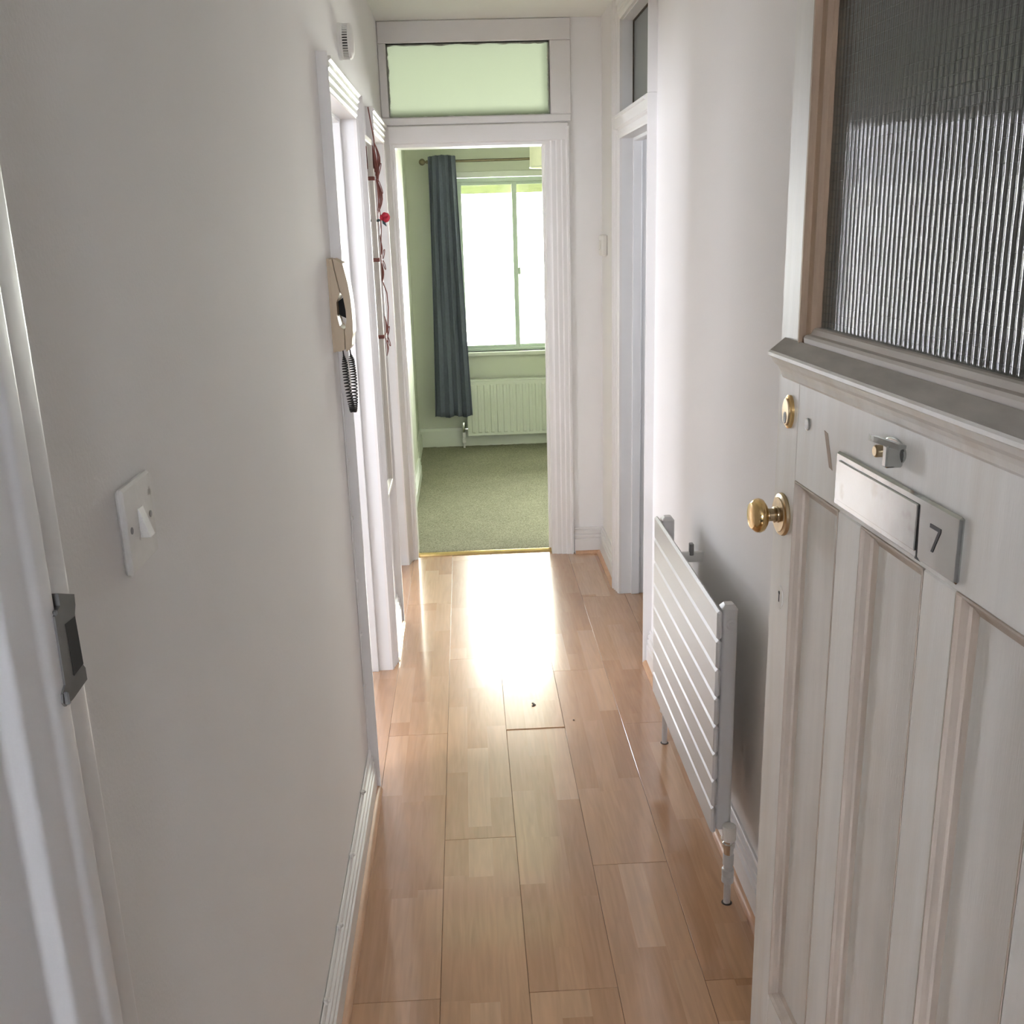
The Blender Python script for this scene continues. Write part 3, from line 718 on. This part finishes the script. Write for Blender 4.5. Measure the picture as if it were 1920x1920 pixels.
# small knocker
kk = dp(oval(.418, 1.316, .030, .016, 0, .003, inset=.001), 'knocker_plate', M['worn_chrome'])
arc = []
for k in range(9):
    t = k / 8; arc.append((.372 + .082 * t, .014 + .012 * math.sin(math.pi * t), 1.327 + .006 * math.sin(math.pi * t * .8)))
mb = MB(); vs = []; fs = []
for (a, o, z) in arc:
    wv_ = .006
    vs += [(A(a), o - .010, z), (A(a), o, z + .0015), (A(a), o, z - wv_), (A(a), o - .010, z - wv_ + .002)]
for k in range(8):
    for q in range(4): fs.append((4 * k + q, 4 * k + (q + 1) % 4, 4 * k + 4 + (q + 1) % 4, 4 * k + 4 + q))
fs += [(0, 1, 2, 3), (35, 34, 33, 32)]
dp(mb.add(vs, fs), 'knocker_arm', M['worn_chrome'], kk)
dp(MB().lathe([(.008, 0), (.008, .013), (.006, .015)], (A(.395), .001, 1.311), (0, 1, 0), 18), 'knocker_stud', M['old_brass'], kk, True)
dp(MB().cbox(A(.430), A(.442), 0, .022, 1.300, 1.328, .002), 'knocker_post', M['worn_chrome'], kk)
# letter plate
lpz0, lpz1 = 1.204, 1.281
pl = dp(MB().cbox(A(.258), A(.594), 0, .0065, lpz0, lpz1, .003), 'letter_plate', M['worn_chrome'])
pl['label'] = 'worn chrome letter plate with a black 7'
dp(MB().cbox(A(.272), A(.502), .006, .0088, lpz0 + .010, lpz1 - .010, .0012), 'letter_flap', M['worn_chrome'], pl)
dp(MB().prism([(A(.5020), lpz1 - .012), (A(.5030), lpz1 - .012), (A(.5060), lpz0 + .004), (A(.5165), lpz0 + .001), (A(.5015), lpz0 + .001), (A(.5035), lpz0 + .006)], 'y', .0066, .0070), 'flap_crack', M['print'], pl)
dp(MB().prism([(A(.531), 1.2565), (A(.5555), 1.2565), (A(.5555), 1.2525), (A(.5415), 1.2250), (A(.5370), 1.2250), (A(.5500), 1.2520), (A(.531), 1.2520)], 'y', .0066, .0071), 'numeral', M['print'], pl)
# keyhole escutcheon
es = dp(oval(.0505, .984, .0155, .0205, 0, .0018, inset=.0008), 'escutcheon', M['doorpaint'])
dp(MB().lathe([(.0032, 0), (.0032, .0004)], (A(.0505), .0018, .992), (0, 1, 0), 14), 'keyhole', M['dark'], es)
dp(MB().box(A(.0490), A(.0520), .0018, .0022, .976, .992), 'keyhole', M['dark'], es)
for z in (.25, 1.0, 1.75):
    dp(MB().lathe([(.006, 0), (.006, .09)], (DW * 0 - .004, -.004, z), (0, 0, 1), 12), 'hinge', M['steel'])

# ------------------------------------------------------------------ hall radiator
rad = tag(empty('slatted_radiator', (.56, 2.43, .19)), 'low white flat radiator of horizontal slats behind the open front door', 'radiator')
def pr_(mb, nm, m=None, par=None, smooth=False):
    o = mb.build(nm, m or M['radiator'], par or rad, smooth); o.location = (-.56, -2.43, -.19) if par is None else (0, 0, 0); return o
RY0, RY1, RZ0, RZ1 = 2.05, 2.812, .189, .757
ph = (RZ1 - RZ0) / 8
for k in range(8):
    z0 = RZ0 + k * ph
    pr_(MB().cbox(.531, .543, RY0, RY1, z0 + .0008, z0 + ph - .0008, .0055), 'slat')
def post(y0, y1):
    mb = MB(); x0, x1 = .546, .582
    prof = rounded([(x0, y0), (x1, y0), (x1, y1), (x0, y1)], .008, 3)
    n = len(prof)
    vs = [(x, y, RZ0 + .004) for x, y in prof] + [(x, y, RZ1 - .004) for x, y in prof] + [((x0 + x1) / 2 + (x - (x0 + x1) / 2) * .55, (y0 + y1) / 2 + (y - (y0 + y1) / 2) * .55, RZ1 + .006) for x, y in prof]
    fs = []
    for lv in (0, 1): fs += [(lv * n + i, lv * n + (i + 1) % n, (lv + 1) * n + (i + 1) % n, (lv + 1) * n + i) for i in range(n)]
    fs += [tuple(range(n - 1, -1, -1)), tuple(range(2 * n, 3 * n))]
    return mb.add(vs, fs)
pn = pr_(post(2.064, 2.104), 'post', smooth=True); pr_(post(2.762, 2.802), 'post', smooth=True)
pr_(MB().lathe([(.012, 0), (.012, .003), (.008, .005), (.008, .009), (.004, .010)], (.566, 2.064, .718), (0, -1, 0), 18), 'blanking_plug', smooth=True)
for (y, z) in ((2.65, .665), (2.62, .26)):
    pr_(MB().cbox(.543, .6395, y - .006, y + .006, z, z + .03, .002), 'bracket', M['white_plastic'])
    pr_(MB().cbox(.600, .612, y - .008, y + .008, z + .02, z + .055, .002), 'bracket_hook', M['steel'])
def valve(root_part, x, y, ztop, m_cap, s=1.0, cap=True, dx=0, dy=.02):
    v = root_part(MB().lathe([(.0155 * s, 0), (.0165 * s, -.002), (.0165 * s, -.036), (.014 * s, -.038)], (x, y, ztop), (0, 0, 1), 20), 'valve_cap', m_cap, None, True)
    root_part(MB().lathe([(.012 * s, -.036), (.012 * s, -.044), (.015 * s, -.046), (.015 * s, -.056), (.0125 * s, -.058), (.0115 * s, -.075), (.008 * s, -.078)], (x, y, ztop), (0, 0, 1), 20), 'valve_body', M['chrome'], None, True)
    root_part(MB().lathe([(.010 * s, 0), (.010 * s, .012), (.013 * s, .014), (.013 * s, abs(dx) + abs(dy))], (x, y, ztop - .050), (dx, dy, 0) if (dx or dy) else (0, 1, 0), 16), 'valve_tail', M['chrome'], None, True)
    root_part(MB().lathe([(.008 * s, -.070), (.013 * s, -.078), (.013 * s, -.105), (.011 * s, -.107), (.011 * s, -.115), (.0145 * s, -.118), (.0145 * s, -.134), (.0125 * s, -.136), (.0145 * s, -.139), (.0145 * s, -.152), (.0095 * s, -.156), (.0085 * s, -.16), (.0085 * s, -ztop + .0)], (x, y, ztop), (0, 0, 1), 18), 'supply_pipe', M['radiator'], None, True)
valve(pr_, .574, 2.047, .213, M['white_plastic'], 1.0, dy=.03)
pr_(MB().lathe([(.013, 0), (.013, -.03), (.0155, -.032), (.0155, -.05), (.011, -.055), (.0085, -.06), (.0085, -.16)], (.574, 2.825, .16), (0, 0, 1), 18), 'supply_pipe', M['radiator'], None, True)
pr_(MB().lathe([(.010, 0), (.010, .035)], (.574, 2.825, .15), (0, -1, .6), 12), 'valve_tail', M['chrome'], None, True)
pr_(MB().lathe([(.0086, 0), (.0130, 0.0002), (.0122, .001), (.0086, .0015)], (.574, 2.047, .0), (0, 0, 1), 18), 'pipe_collar', M['dirt'])
pr_(MB().lathe([(.0086, 0), (.0130, 0.0002), (.0122, .001), (.0086, .0015)], (.574, 2.825, .0), (0, 0, 1), 18), 'pipe_collar', M['dirt'])

# ------------------------------------------------------------------ entry phone
ph0 = tag(empty('entry_phone', (XL, 2.59, 1.30)), 'cream wall entry phone with black coiled cord beside the near doorway', 'telephone')
def pp(mb, nm, m, par=None, smooth=False):
    o = mb.build(nm, m, par or ph0, smooth)
    if par is None: o.location = (-XL, -2.59, -1.30)
    return o
py0, py1 = 2.548, 2.630
base = [(XL, 1.299), (XL + .018, 1.299), (XL + .029, 1.303), (XL + .030, 1.352), (XL + .020, 1.362), (XL + .0165, 1.385), (XL + .0165, 1.420), (XL + .024, 1.436), (XL + .026, 1.444), (XL + .016, 1.500), (XL + .013, 1.524), (XL, 1.524)]
pp(MB().prism(base, 'y', py0, py1), 'phone_base', M['cream_plastic'])
pp(MB().prism([(XL, 1.2975), (XL + .006, 1.2975), (XL + .006, 1.5255), (XL, 1.5255)], 'y', py0 - .0015, py1 + .0015), 'back_plate', M['cream_plastic'])
hs = [(XL + .0305, 1.297), (XL + .040, 1.302), (XL + .0465, 1.312)]
outer = [(XL + .0465, 1.312), (XL + .0485, 1.330), (XL + .0515, 1.342), (XL + .0525, 1.365), (XL + .0525, 1.395), (XL + .0510, 1.430), (XL + .0470, 1.465), (XL + .0400, 1.500), (XL + .0375, 1.513), (XL + .0165, 1.525)]
inner = [(XL + .0145, 1.524), (XL + .0175, 1.500), (XL + .0275, 1.444), (XL + .0330, 1.432), (XL + .0370, 1.400), (XL + .0375, 1.375), (XL + .0335, 1.355), (XL + .0310, 1.350)]
hand = pp(MB().prism(hs + outer + inner, 'y', py0 + .006, py1 - .006), 'handset', M['cream_plastic'])
pp(MB().prism([(XL + .0166, 1.386), (XL + .0366, 1.376), (XL + .0366, 1.400), (XL + .0326, 1.431), (XL + .0166, 1.420)], 'y', py0 + .040, py0 + .046), 'gap_shade', M['dark'])  # dark sheet in the handset gap, its shade put into the colour
def coil():
    pts = []
    key = [(XL + .020, py0 + .03, 1.300), (XL + .022, py0 + .03, 1.275), (XL + .024, py0 + .028, 1.225), (XL + .031, py0 + .026, 1.165), (XL + .036, py0 + .026, 1.142), (XL + .041, py0 + .026, 1.165), (XL + .043, py0 + .028, 1.225), (XL + .040, py0 + .03, 1.272), (XL + .038, py0 + .03, 1.300)]
    key = [Vector(k) for k in key]
    seg = 130; total = seg * (len(key) - 1)
    for i in range(total + 1):
        t = i / seg; k = min(int(t), len(key) - 2); u = t - k
        p0, p1, p2, p3_ = key[max(k - 1, 0)], key[k], key[k + 1], key[min(k + 2, len(key) - 1)]
        p = .5 * ((2 * p1) + (p2 - p0) * u + (2 * p0 - 5 * p1 + 4 * p2 - p3_) * u * u + (3 * p1 - p0 - 3 * p2 + p3_) * u ** 3)
        tn = (p2 - p1).normalized(); sd = Vector((0, 1, 0)); ot = tn.cross(sd).normalized()
        s = t / (len(key) - 1); amp = .0068 * min(1, max(0, (s - .08) / .08)) * min(1, max(0, (.94 - s) / .06))
        ph_ = 2 * math.pi * 62 * s
        pts.append(p + sd * math.cos(ph_) * amp + ot * math.sin(ph_) * amp)
    return MB().tube(pts, .0017, 6)
pp(coil(), 'coiled_cord', M['black_rubber'], None, True)

# ------------------------------------------------------------------ light switch by the entrance
sw = tag(empty('light_switch', (XL, .964, 1.326)), 'old paint spattered square light switch on the entrance side wall', 'light switch')
def ps(mb, nm, m, smooth=False, par=None):
    o = mb.build(nm, m, par or sw, smooth)
    if par is None: o.location = (-XL, -.964, -1.326)
    return o
ps(MB().cbox(XL, XL + .0075, .921, 1.007, 1.283, 1.369, .0025), 'switch_plate', M['old_plastic'])
ps(MB().prism([(XL + .006, 1.312), (XL + .017, 1.312), (XL + .0085, 1.341), (XL + .006, 1.341)], 'y', .957, .971), 'rocker', M['old_plastic'])
for y in (.934, .994):
    ps(MB().lathe([(.0035, 0), (.0035, .0006), (.002, .0008)], (XL + .0074, y, 1.326), (1, 0, 0), 14), 'screw', M['steel'], True)

# ------------------------------------------------------------------ smoke alarm over the near doorway
al = tag(empty('smoke_alarm', (XL, 3.19, 2.115)), 'round white smoke alarm with side vents above the near doorway', 'smoke alarm')
def pa(mb, nm, m, smooth=False, par=None):
    o = mb.build(nm, m, par or al, smooth)
    if par is None: o.location = (-XL, -3.19, -2.115)
    return o
pa(MB().lathe([(.050, 0), (.050, .008), (.046, .009)], (XL, 3.19, 2.115), (1, 0, 0), 40), 'base_ring', M['white_plastic'], True)
pa(MB().lathe([(.0435, .008), (.0435, .031)], (XL, 3.19, 2.115), (1, 0, 0), 40), 'vent_core', M['dark'], True)
pa(MB().lathe([(.048, .029), (.049, .031), (.047, .036), (.036, .042), (.002, .045)], (XL, 3.19, 2.115), (1, 0, 0), 40), 'cover', M['white_plastic'], True)
pa(MB().lathe([(.0445, .008), (.0485, .0085), (.0485, .014), (.0445, .0145)], (XL, 3.19, 2.115), (1, 0, 0), 40), 'lower_band', M['white_plastic'], True)
for k in range(40):
    q = 2 * math.pi * k / 40
    c_, s_ = math.cos(q), math.sin(q)
    mb = MB(); r0, r1, hw = .043, .0478, .0016
    pts = []
    for x in (XL + .012, XL + .030):
        for (r, t) in ((r0, -hw), (r1, -hw), (r1, hw), (r0, hw)):
            pts.append((x, 3.19 + r * c_ - t * s_, 2.115 + r * s_ + t * c_))
    mb.add(pts, [(0, 1, 2, 3), (7, 6, 5, 4), (0, 4, 5, 1), (1, 5, 6, 2), (2, 6, 7, 3), (3, 7, 4, 0)])
    pa(mb, 'vent_fin', M['white_plastic'])

# ------------------------------------------------------------------ wall mirror with garland
mi = tag(empty('wall_mirror', (XL, 3.73, .62)), 'tall narrow mirror in a stone grey frame between the two left doorways', 'mirror')
def pm(mb, nm, m, smooth=False, par=None):
    o = mb.build(nm, m, par or mi, smooth)
    if par is None: o.location = (-XL, -3.73, -.62)
    return o
my0, my1, mz0, mz1 = 3.555, 3.905, .615, 1.90
pm(MB().box(XL, XL + .006, my0, my1, mz0, mz1), 'backing', M['mframe'])
pm(MB().prism([(XL + .006, my0 + .02), (XL + .0090, my0 + .02), (XL + .0107, my1 - .026), (XL + .006, my1 - .026)], 'z', mz0 + .02, mz1 - .02), 'mirror_glass', M['mirror'])
pm(MB().cbox(XL + .006, XL + .020, my1 - .026, my1, mz0, mz1, .002), 'frame_stile', M['mframe'])
pm(MB().cbox(XL + .006, XL + .020, my0, my0 + .02, mz0, mz1, .002), 'frame_stile', M['mframe'])
pm(MB().cbox(XL + .006, XL + .020, my0 + .02, my1 - .026, mz1 - .02, mz1, .002), 'frame_rail', M['mframe'])
pm(MB().cbox(XL + .006, XL + .020, my0 + .02, my1 - .026, mz0, mz0 + .02, .002), 'frame_rail', M['mframe'])

ga = tag(empty('ribbon_garland', (XL + .021, 3.892, 1.0)), 'red brown twine garland with bows and a red flower hanging on the mirror frame', 'garland')
def pg(mb, nm, m, smooth=False, par=None):
    o = mb.build(nm, m, par or ga, smooth)
    if par is None: o.location = (-(XL + .021), -3.892, -1.0)
    return o
gx, gy = XL + .0225, 3.893
pg(MB().tube([(gx - .006, gy - .03, 2.008), (gx + .006, gy, 1.898), (gx + .005, gy, 1.86), (gx + .007, gy, 1.76), (gx + .012, gy, 1.60), (gx + .006, gy, 1.50), (gx + .005, gy, 1.44), (gx + .004, gy + .002, 1.40), (gx + .018, gy + .004, 1.355), (gx + .020, gy + .004, 1.30), (gx + .012, gy + .002, 1.20), (gx + .010, gy, 1.17)], .0022, 6), 'twine', M['twine'], True)
def bow(z, sc_, seed, tails=2):
    r = random.Random(seed)
    tie = pg(MB().cbox(XL + .0055, XL + .0225, my1 - .029, my1 + .003, z - .007, z + .007, .002), 'ribbon_tie', M['twine'])
    for s in (1, -1):
        for q in range(tails):
            pts = []
            L_ = (.085 + .03 * r.random()) * sc_
            for k in range(8):
                t = k / 7
                pts.append((gx + .004 + .010 * math.sin(math.pi * t) * (1 + q) * .6, gy + .004 * q, z + s * (.006 + L_ * t) + .004 * math.sin(5 * t + seed)))
            pg(MB().tube(pts, [.0035 * (1 - .6 * abs(2 * k / 7 - .9)) for k in range(8)], 6), 'ribbon_tail', M['twine'], True)
    for s in (1, -1):
        pts = []
        for k in range(13):
            t = 2 * math.pi * k / 12
            pts.append((gx + .010 + .007 * (1 - math.cos(t)) * sc_, gy + .003, z + s * (.006 + .020 * sc_ * (1 - math.cos(t))) + .010 * math.sin(t)))
        pg(MB().tube(pts, .0016, 5), 'ribbon_loop', M['twine'], True)
bow(1.766, 1.15, 1, 3); bow(1.477, .7, 2, 1); bow(1.192, .72, 3, 1)
for s in range(5):     # long tassels above the first bow
    pg(MB().tube([(gx - .004 + .004 * s, gy - .004 * s, 1.90 - .02 * s), (gx - .003 + .005 * s, gy - .004 * s, 1.86 - .015 * s), (gx + .003 * s, gy - .003 * s, 1.80 - .012 * s)], [.001, .0038, .002], 6), 'ribbon_tail', M['twine'], True)
for k in range(6):     # flower
    q = 2 * math.pi * k / 6
    c_ = Vector((gx + .028, gy, 1.628)); d = Vector((.25 + .5 * math.cos(q), .4 * math.sin(q * 2), .6 * math.sin(q))).normalized()
    pg(MB().lathe([(.001, 0), (.009, .006), (.011, .012), (.007, .018), (.001, .020)], c_, d, 8), 'petal', M['red'], True)
pg(MB().lathe([(.001, 0), (.006, .01), (.001, .026)], (gx + .018, gy, 1.618), (.4, 0, -.6), 8), 'leaf', M['teal_leaf'], True)
pg(MB().lathe([(.001, 0), (.006, .01), (.001, .024)], (gx + .014, gy, 1.622), (-.6, 0, -.2), 8), 'leaf', M['teal_leaf'], True)

# ------------------------------------------------------------------ wall control on the right wall
th = tag(empty('room_thermostat', (XR, 4.62, 1.487)), 'small white wall control beside the right doorway', 'thermostat')
def pt(mb, nm, m, smooth=False):
    o = mb.build(nm, m, th, smooth); o.location = (-XR, -4.62, -1.487); return o
pt(MB().cbox(XR - .026, XR, 4.565, 4.665, 1.440, 1.533, .006), 'casing', M['white_plastic'])
pt(MB().box(XR - .0268, XR - .0258, 4.645, 4.653, 1.466, 1.508), 'slider_slot', M['steel'])
pt(MB().cbox(XR - .030, XR - .026, 4.600, 4.640, 1.468, 1.508, .002), 'dial', M['white_plastic'])

# ------------------------------------------------------------------ cable clipped along the left skirting and up the architrave
ca = tag(empty('phone_cable', (XL, 1.6, SH)), 'thin white cable pinned along the top of the left skirting', 'cable')
def pc(mb, nm, m, smooth=False):
    o = mb.build(nm, m, ca, smooth); o.location = (-XL, -1.6, -SH); return o
pc(MB().tube([(XL + .0035, .80, SH + .003), (XL + .0035, 1.6, SH + .003), (XL + .0035, 2.55, SH + .003), (XL + .0035, 2.622, SH + .006), (XL + .003, 2.628, SH + .03), (XL + .003, 2.628, .7), (XL + .003, 2.628, 1.18)], .0027, 8), 'cable', M['cable'], True)
for y in (1.02, 1.25, 1.49, 1.645, 1.865, 2.12, 2.40):
    pc(MB().cbox(XL + .0005, XL + .010, y - .006, y + .006, SH - .001, SH + .011, .002), 'cable_clip', M['cable'])
    pc(MB().lathe([(.0045, 0), (.0045, .003), (.0030, .005), (.0008, .006)], (XL + .0095, y, SH + .007), (1, 0, .4), 12), 'clip_nail', M['cable'], True)
for z in (.34, .50, .66, .84, 1.0):
    pc(MB().cbox(XL + .0005, XL + .009, 2.6225, 2.6315, z - .005, z + .005, .002), 'cable_clip', M['cable'])

# ------------------------------------------------------------------ bedroom: window, sill, blind
wn_ = struct(empty('window_1', (WX0, YB, WZ0)), 'bright bedroom window with a green grey frame and sliding panes', 'window')
def pw(mb, nm, m, par=None):
    o = mb.build(nm, m, par or wn_)
    if par is None: o.location = (-WX0, -YB, -WZ0)
    return o
fy = YB + .03
pw(MB().cbox(WX0 - .02, WX1 + .02, YB - .035, YB + .06, .671, .700, .006), 'window_sill', M['bedtrim'])
pw(MB().cbox(WX0, WX1, fy, fy + .06, .700, .722, .003), 'window_frame', M['alu'])
pw(MB().cbox(WX0, WX1, fy, fy + .06, 1.870, 1.900, .003), 'window_frame', M['alu'])
pw(MB().cbox(WX0, WX0 + .03, fy, fy + .06, .722, 1.870, .003), 'window_frame', M['alu'])
pw(MB().cbox(WX1 - .03, WX1, fy, fy + .06, .722, 1.870, .003), 'window_frame', M['alu'])
pw(MB().cbox(WX0 - .03, WX1 + .03, YB - .014, YB + .03, 1.900, 1.940, .004), 'head_trim', M['bedtrim'])
for (a, c, yy) in ((WX0 + .03, .390, fy + .012), (.356, .99, fy + .034), (.965, WX1 - .03, fy + .012)):
    s = pw(MB().cbox(a, a + .034, yy, yy + .016, .722, 1.870, .002), 'sash', M['alu'])
    pw(MB().cbox(c - .034, c, yy, yy + .016, .722, 1.870, .002), 'sash_stile', M['alu'], s)
    pw(MB().cbox(a + .034, c - .034, yy, yy + .016, .722, .742, .002), 'sash_rail', M['alu'], s)
    pw(MB().cbox(a + .034, c - .034, yy, yy + .016, 1.850, 1.870, .002), 'sash_rail', M['alu'], s)
    pw(MB().box(a + .034, c - .034, yy + .006, yy + .010, .742, 1.850), 'pane', M['pane'], s)
pw(MB().cbox(.390, .406, fy + .006, fy + .020, 1.235, 1.285, .003), 'catch', M['alu'])
bl = tag(empty('roller_blind', (0, YB + .14, 1.82)), 'rolled up green blind along the top of the bedroom window', 'blind')
def pb(mb, nm, m, smooth=False):
    o = mb.build(nm, m, bl, smooth); o.location = (0, -(YB + .14), -1.82); return o
pb(MB().lathe([(.026, 0), (.026, WX1 - WX0 - .02)], (WX0 + .01, YB + .14, 1.855), (1, 0, 0), 16), 'roll', M['blind'], True)
pb(MB().box(WX0 + .01, WX1 - .01, YB + .113, YB + .115, 1.795, 1.855), 'blind_fabric', M['blind'])

# living room and landing windows (frames and panes; only their light and reflections show)
def plain_window(name, label, axis, pos, a0, a1, z0, z1, mull=1):
    r = struct(empty(name, (pos, a0, z0) if axis == 'x' else (a0, pos, z0)), label, 'window')
    def p(mb, nm, m):
        o = mb.build(nm, m, r); o.location = -r.location; return o
    def bx(q0, q1, zz0, zz1, d=.04):
        return MB().cbox(pos - d / 2, pos + d / 2, q0, q1, zz0, zz1, .003) if axis == 'x' else MB().cbox(q0, q1, pos - d / 2, pos + d / 2, zz0, zz1, .003)
    t = .05
    p(bx(a0, a1, z0, z0 + t), 'window_frame', M['gloss_cool']); p(bx(a0, a1, z1 - t, z1), 'window_frame', M['gloss_cool'])
    p(bx(a0, a0 + t, z0 + t, z1 - t), 'window_frame', M['gloss_cool']); p(bx(a1 - t, a1, z0 + t, z1 - t), 'window_frame', M['gloss_cool'])
    n = mull + 1
    for k in range(1, n):
        c_ = a0 + (a1 - a0) * k / n; p(bx(c_ - .025, c_ + .025, z0 + t, z1 - t), 'mullion', M['gloss_cool'])
    for k in range(n):
        q0 = a0 + (a1 - a0) * k / n + .025; q1 = a0 + (a1 - a0) * (k + 1) / n - .025
        p(bx(q0, q1, z0 + t, z1 - t, .004), 'pane', M['pane_clear'])
plain_window('window_4', 'wide window of the bright room through the near doorway', 'x', LX - .05, .75, 2.35, .95, 2.05, 1)
plain_window('window_7', 'tall end window of the bright room through the near doorway', 'y', 7.4, -2.62, -1.3, .3, 2.25, 1)
plain_window('window_5', 'small window of the room beyond the right doorway', 'x', 2.35, 3.6, 4.1, 1.4, 2.0, 0)
plain_window('window_6', 'unseen window added to light the landing', 'y', -2.45, -.42, .42, 1.25, 2.1, 1)  # out of view, added and sized to light the near end of the hall

# ------------------------------------------------------------------ curtain and rod
cr_ = tag(empty('curtain_rod', (-.25, YB - .10, 2.005)), 'thin bronze curtain rod with a ball end above the bedroom window', 'curtain rod')
def pcr(mb, nm, m, smooth=True):
    o = mb.build(nm, m, cr_, smooth); o.location = (.25, -(YB - .10), -2.005); return o
ry = YB - .10
pcr(MB().lathe([(.0085, 0), (.0085, 2.2)], (-.225, ry, 2.004), (1, 0, .004), 14), 'rod', M['rod'])
pcr(MB().lathe([(.001, 0), (.010, .002), (.019, .010), (.0225, .022), (.019, .034), (.010, .041), (.007, .043), (.007, .048), (.011, .050), (.011, .060), (.008, .062)], (-.275, ry, 2.004), (1, 0, 0), 24), 'finial', M['rod'])
pcr(MB().lathe([(.007, 0), (.007, .10), (.02, .1), (.02, .105)], (-.19, ry, 2.000), (0, 1, 0), 14), 'bracket', M['rod'])

def curtain():
    nx, nz = 150, 40
    vs = []; fs = []
    for j in range(nz + 1):
        v = j / nz; z = 2.033 - v * (2.033 - .262)
        xl = -.210 - .006 * math.sin(v * 3) - .040 * v ** 2 * (1 if v > .3 else v / .3)
        xr = -.024 + .046 * v ** 1.1
        for i in range(nx + 1):
            u = i / nx
            th_ = u * 4.5 * 2 * math.pi + .5 * math.sin(v * 2.2 + u * 4)
            amp = .020 + .008 * math.sin(u * 9 + v * 2)
            amp *= (.55 + .45 * min(1, v * 6))
            x = xl + (xr - xl) * u + .006 * math.sin(2 * th_)
            y = ry - .062 + amp * math.sin(th_) + .004 * math.sin(v * 9 + u * 20)
            if v < .02: z_ = z + .010 * math.sin(u * 3.1) + .003 * math.sin(th_)
            else: z_ = z + (.006 * math.sin(th_ * .5) if v > .97 else 0)
            vs.append((x, y, z_))
    n = len(vs)
    for j in range(nz):
        for i in range(nx):
            a = j * (nx + 1) + i; fs.append((a, a + 1, a + nx + 2, a + nx + 1))
    return MB().add(vs, fs)
cu = tag(curtain().build('curtain', M['curtain'], smooth=True), 'long slate blue pleated curtain drawn beside the bedroom window', 'curtain')
md = cu.modifiers.new('thick', 'SOLIDIFY'); md.thickness = .0025

# ------------------------------------------------------------------ bedroom radiator
br = tag(empty('panel_radiator', (.6, YB - .09, .1)), 'white fluted panel radiator under the bedroom window', 'radiator')
def pbr(mb, nm, m=None, par=None, smooth=False):
    o = mb.build(nm, m or M['bedtrim'], br, smooth); o.location = (-.6, -(YB - .09), -.1); return o
bx0, bx1, bz0, bz1, by = -.018, 1.32, .104, .506, YB - .115
pbr(MB().cbox(bx0, bx1, by, by + .012, bz0, bz1, .004), 'panel')
pbr(MB().cbox(bx0, bx1, by - .002, by + .075, bz1 - .004, bz1 + .006, .003), 'top_grille')
pbr(MB().cbox(bx0 + .002, bx0 + .012, by + .010, by + .073, bz0, bz1, .002), 'side_cover')
x = bx0 + .03
while x < bx1 - .03:
    mb = MB(); wv_ = .030
    prof = [(x, by + .001), (x + .006, by - .0065), (x + wv_ - .006, by - .0065), (x + wv_, by + .001)]
    n = 4
    vs = [(p[0], p[1], bz0 + .030) for p in prof] + [(p[0] if q in (0, 3) else p[0], p[1], bz1 - .035) for q, p in enumerate(prof)]
    vs += [(x + .002, by + .001, bz0 + .020), (x + wv_ - .002, by + .001, bz0 + .020), (x + .002, by + .001, bz1 - .025), (x + wv_ - .002, by + .001, bz1 - .025)]
    fs = [(0, 1, 5, 4), (1, 2, 6, 5), (2, 3, 7, 6), (8, 9, 2, 1), (0, 8, 1), (9, 3, 2), (10, 5, 6, 11), (4, 5, 10), (6, 7, 11)]
    pbr(mb.add(vs, fs), 'flute')
    x += .0465
valve(pbr, -.048, by + .03, .205, M['chrome'], .95, dx=.03, dy=0)

# ------------------------------------------------------------------ pendant lampshade in the bedroom
lx, ly, lz = .555, 6.1, 1.895
ls = tag(empty('pendant_lamp', (lx, ly, lz)), 'cream drum lampshade hanging from the bedroom ceiling', 'lamp')
def pls(mb, nm, m, smooth=True):
    o = mb.build(nm, m, ls, smooth); o.location = (-lx, -ly, -lz); return o
R_ = .15
mb = MB(); n = 48; vs = []; fs = []
for (r, z) in ((R_, lz), (R_, lz + .2), (R_ - .003, lz + .2), (R_ - .003, lz)):
    for k in range(n): vs.append((lx + r * math.cos(2 * math.pi * k / n), ly + r * math.sin(2 * math.pi * k / n), z))
for q in range(4):
    for k in range(n): fs.append((q * n + k, q * n + (k + 1) % n, ((q + 1) % 4) * n + (k + 1) % n, ((q + 1) % 4) * n + k))
pls(mb.add(vs, fs), 'lamp_shade', M['shade'])
for z in (lz, lz + .196):
    pts = [(lx + (R_ + .001) * math.cos(2 * math.pi * k / 40), ly + (R_ + .001) * math.sin(2 * math.pi * k / 40), z + .002) for k in range(41)]
    pls(MB().tube(pts, .0032, 6), 'shade_trim', M['bedtrim'])
pls(MB().lathe([(.004, 0), (.004, CEIL - lz - .14)], (lx, ly, lz + .14), (0, 0, 1), 10), 'flex', M['white_plastic'])
pls(MB().lathe([(.018, 0), (.018, .05), (.008, .06)], (lx, ly, lz + .10), (0, 0, 1), 16), 'lamp_holder', M['white_plastic'])
pls(MB().lathe([(.05, 0), (.045, -.02), (.01, -.03)], (lx, ly, CEIL), (0, 0, 1), 20), 'ceiling_rose', M['white_plastic'])
pls(MB().box(lx - R_ + .002, lx + R_ - .002, ly - .002, ly + .002, lz + .15, lz + .154), 'spider', M['white_plastic'], False)

# ------------------------------------------------------------------ specks of debris on the laminate
tag(MB().prism([(.176, 3.110), (.186, 3.121), (.178, 3.138), (.173, 3.134), (.179, 3.122), (.171, 3.113)], 'z', .0002 + .002, .0042).build('paint_flake', M['dirt']), 'small dark curled flake lying on the sprung floor plank', 'flake')
tag(MB().cbox(.302, .307, 3.00, 3.006, .0001, .002, .0006).build('grit', M['dirt']), 'tiny dark speck of grit on the floor near the radiator foot', 'grit')
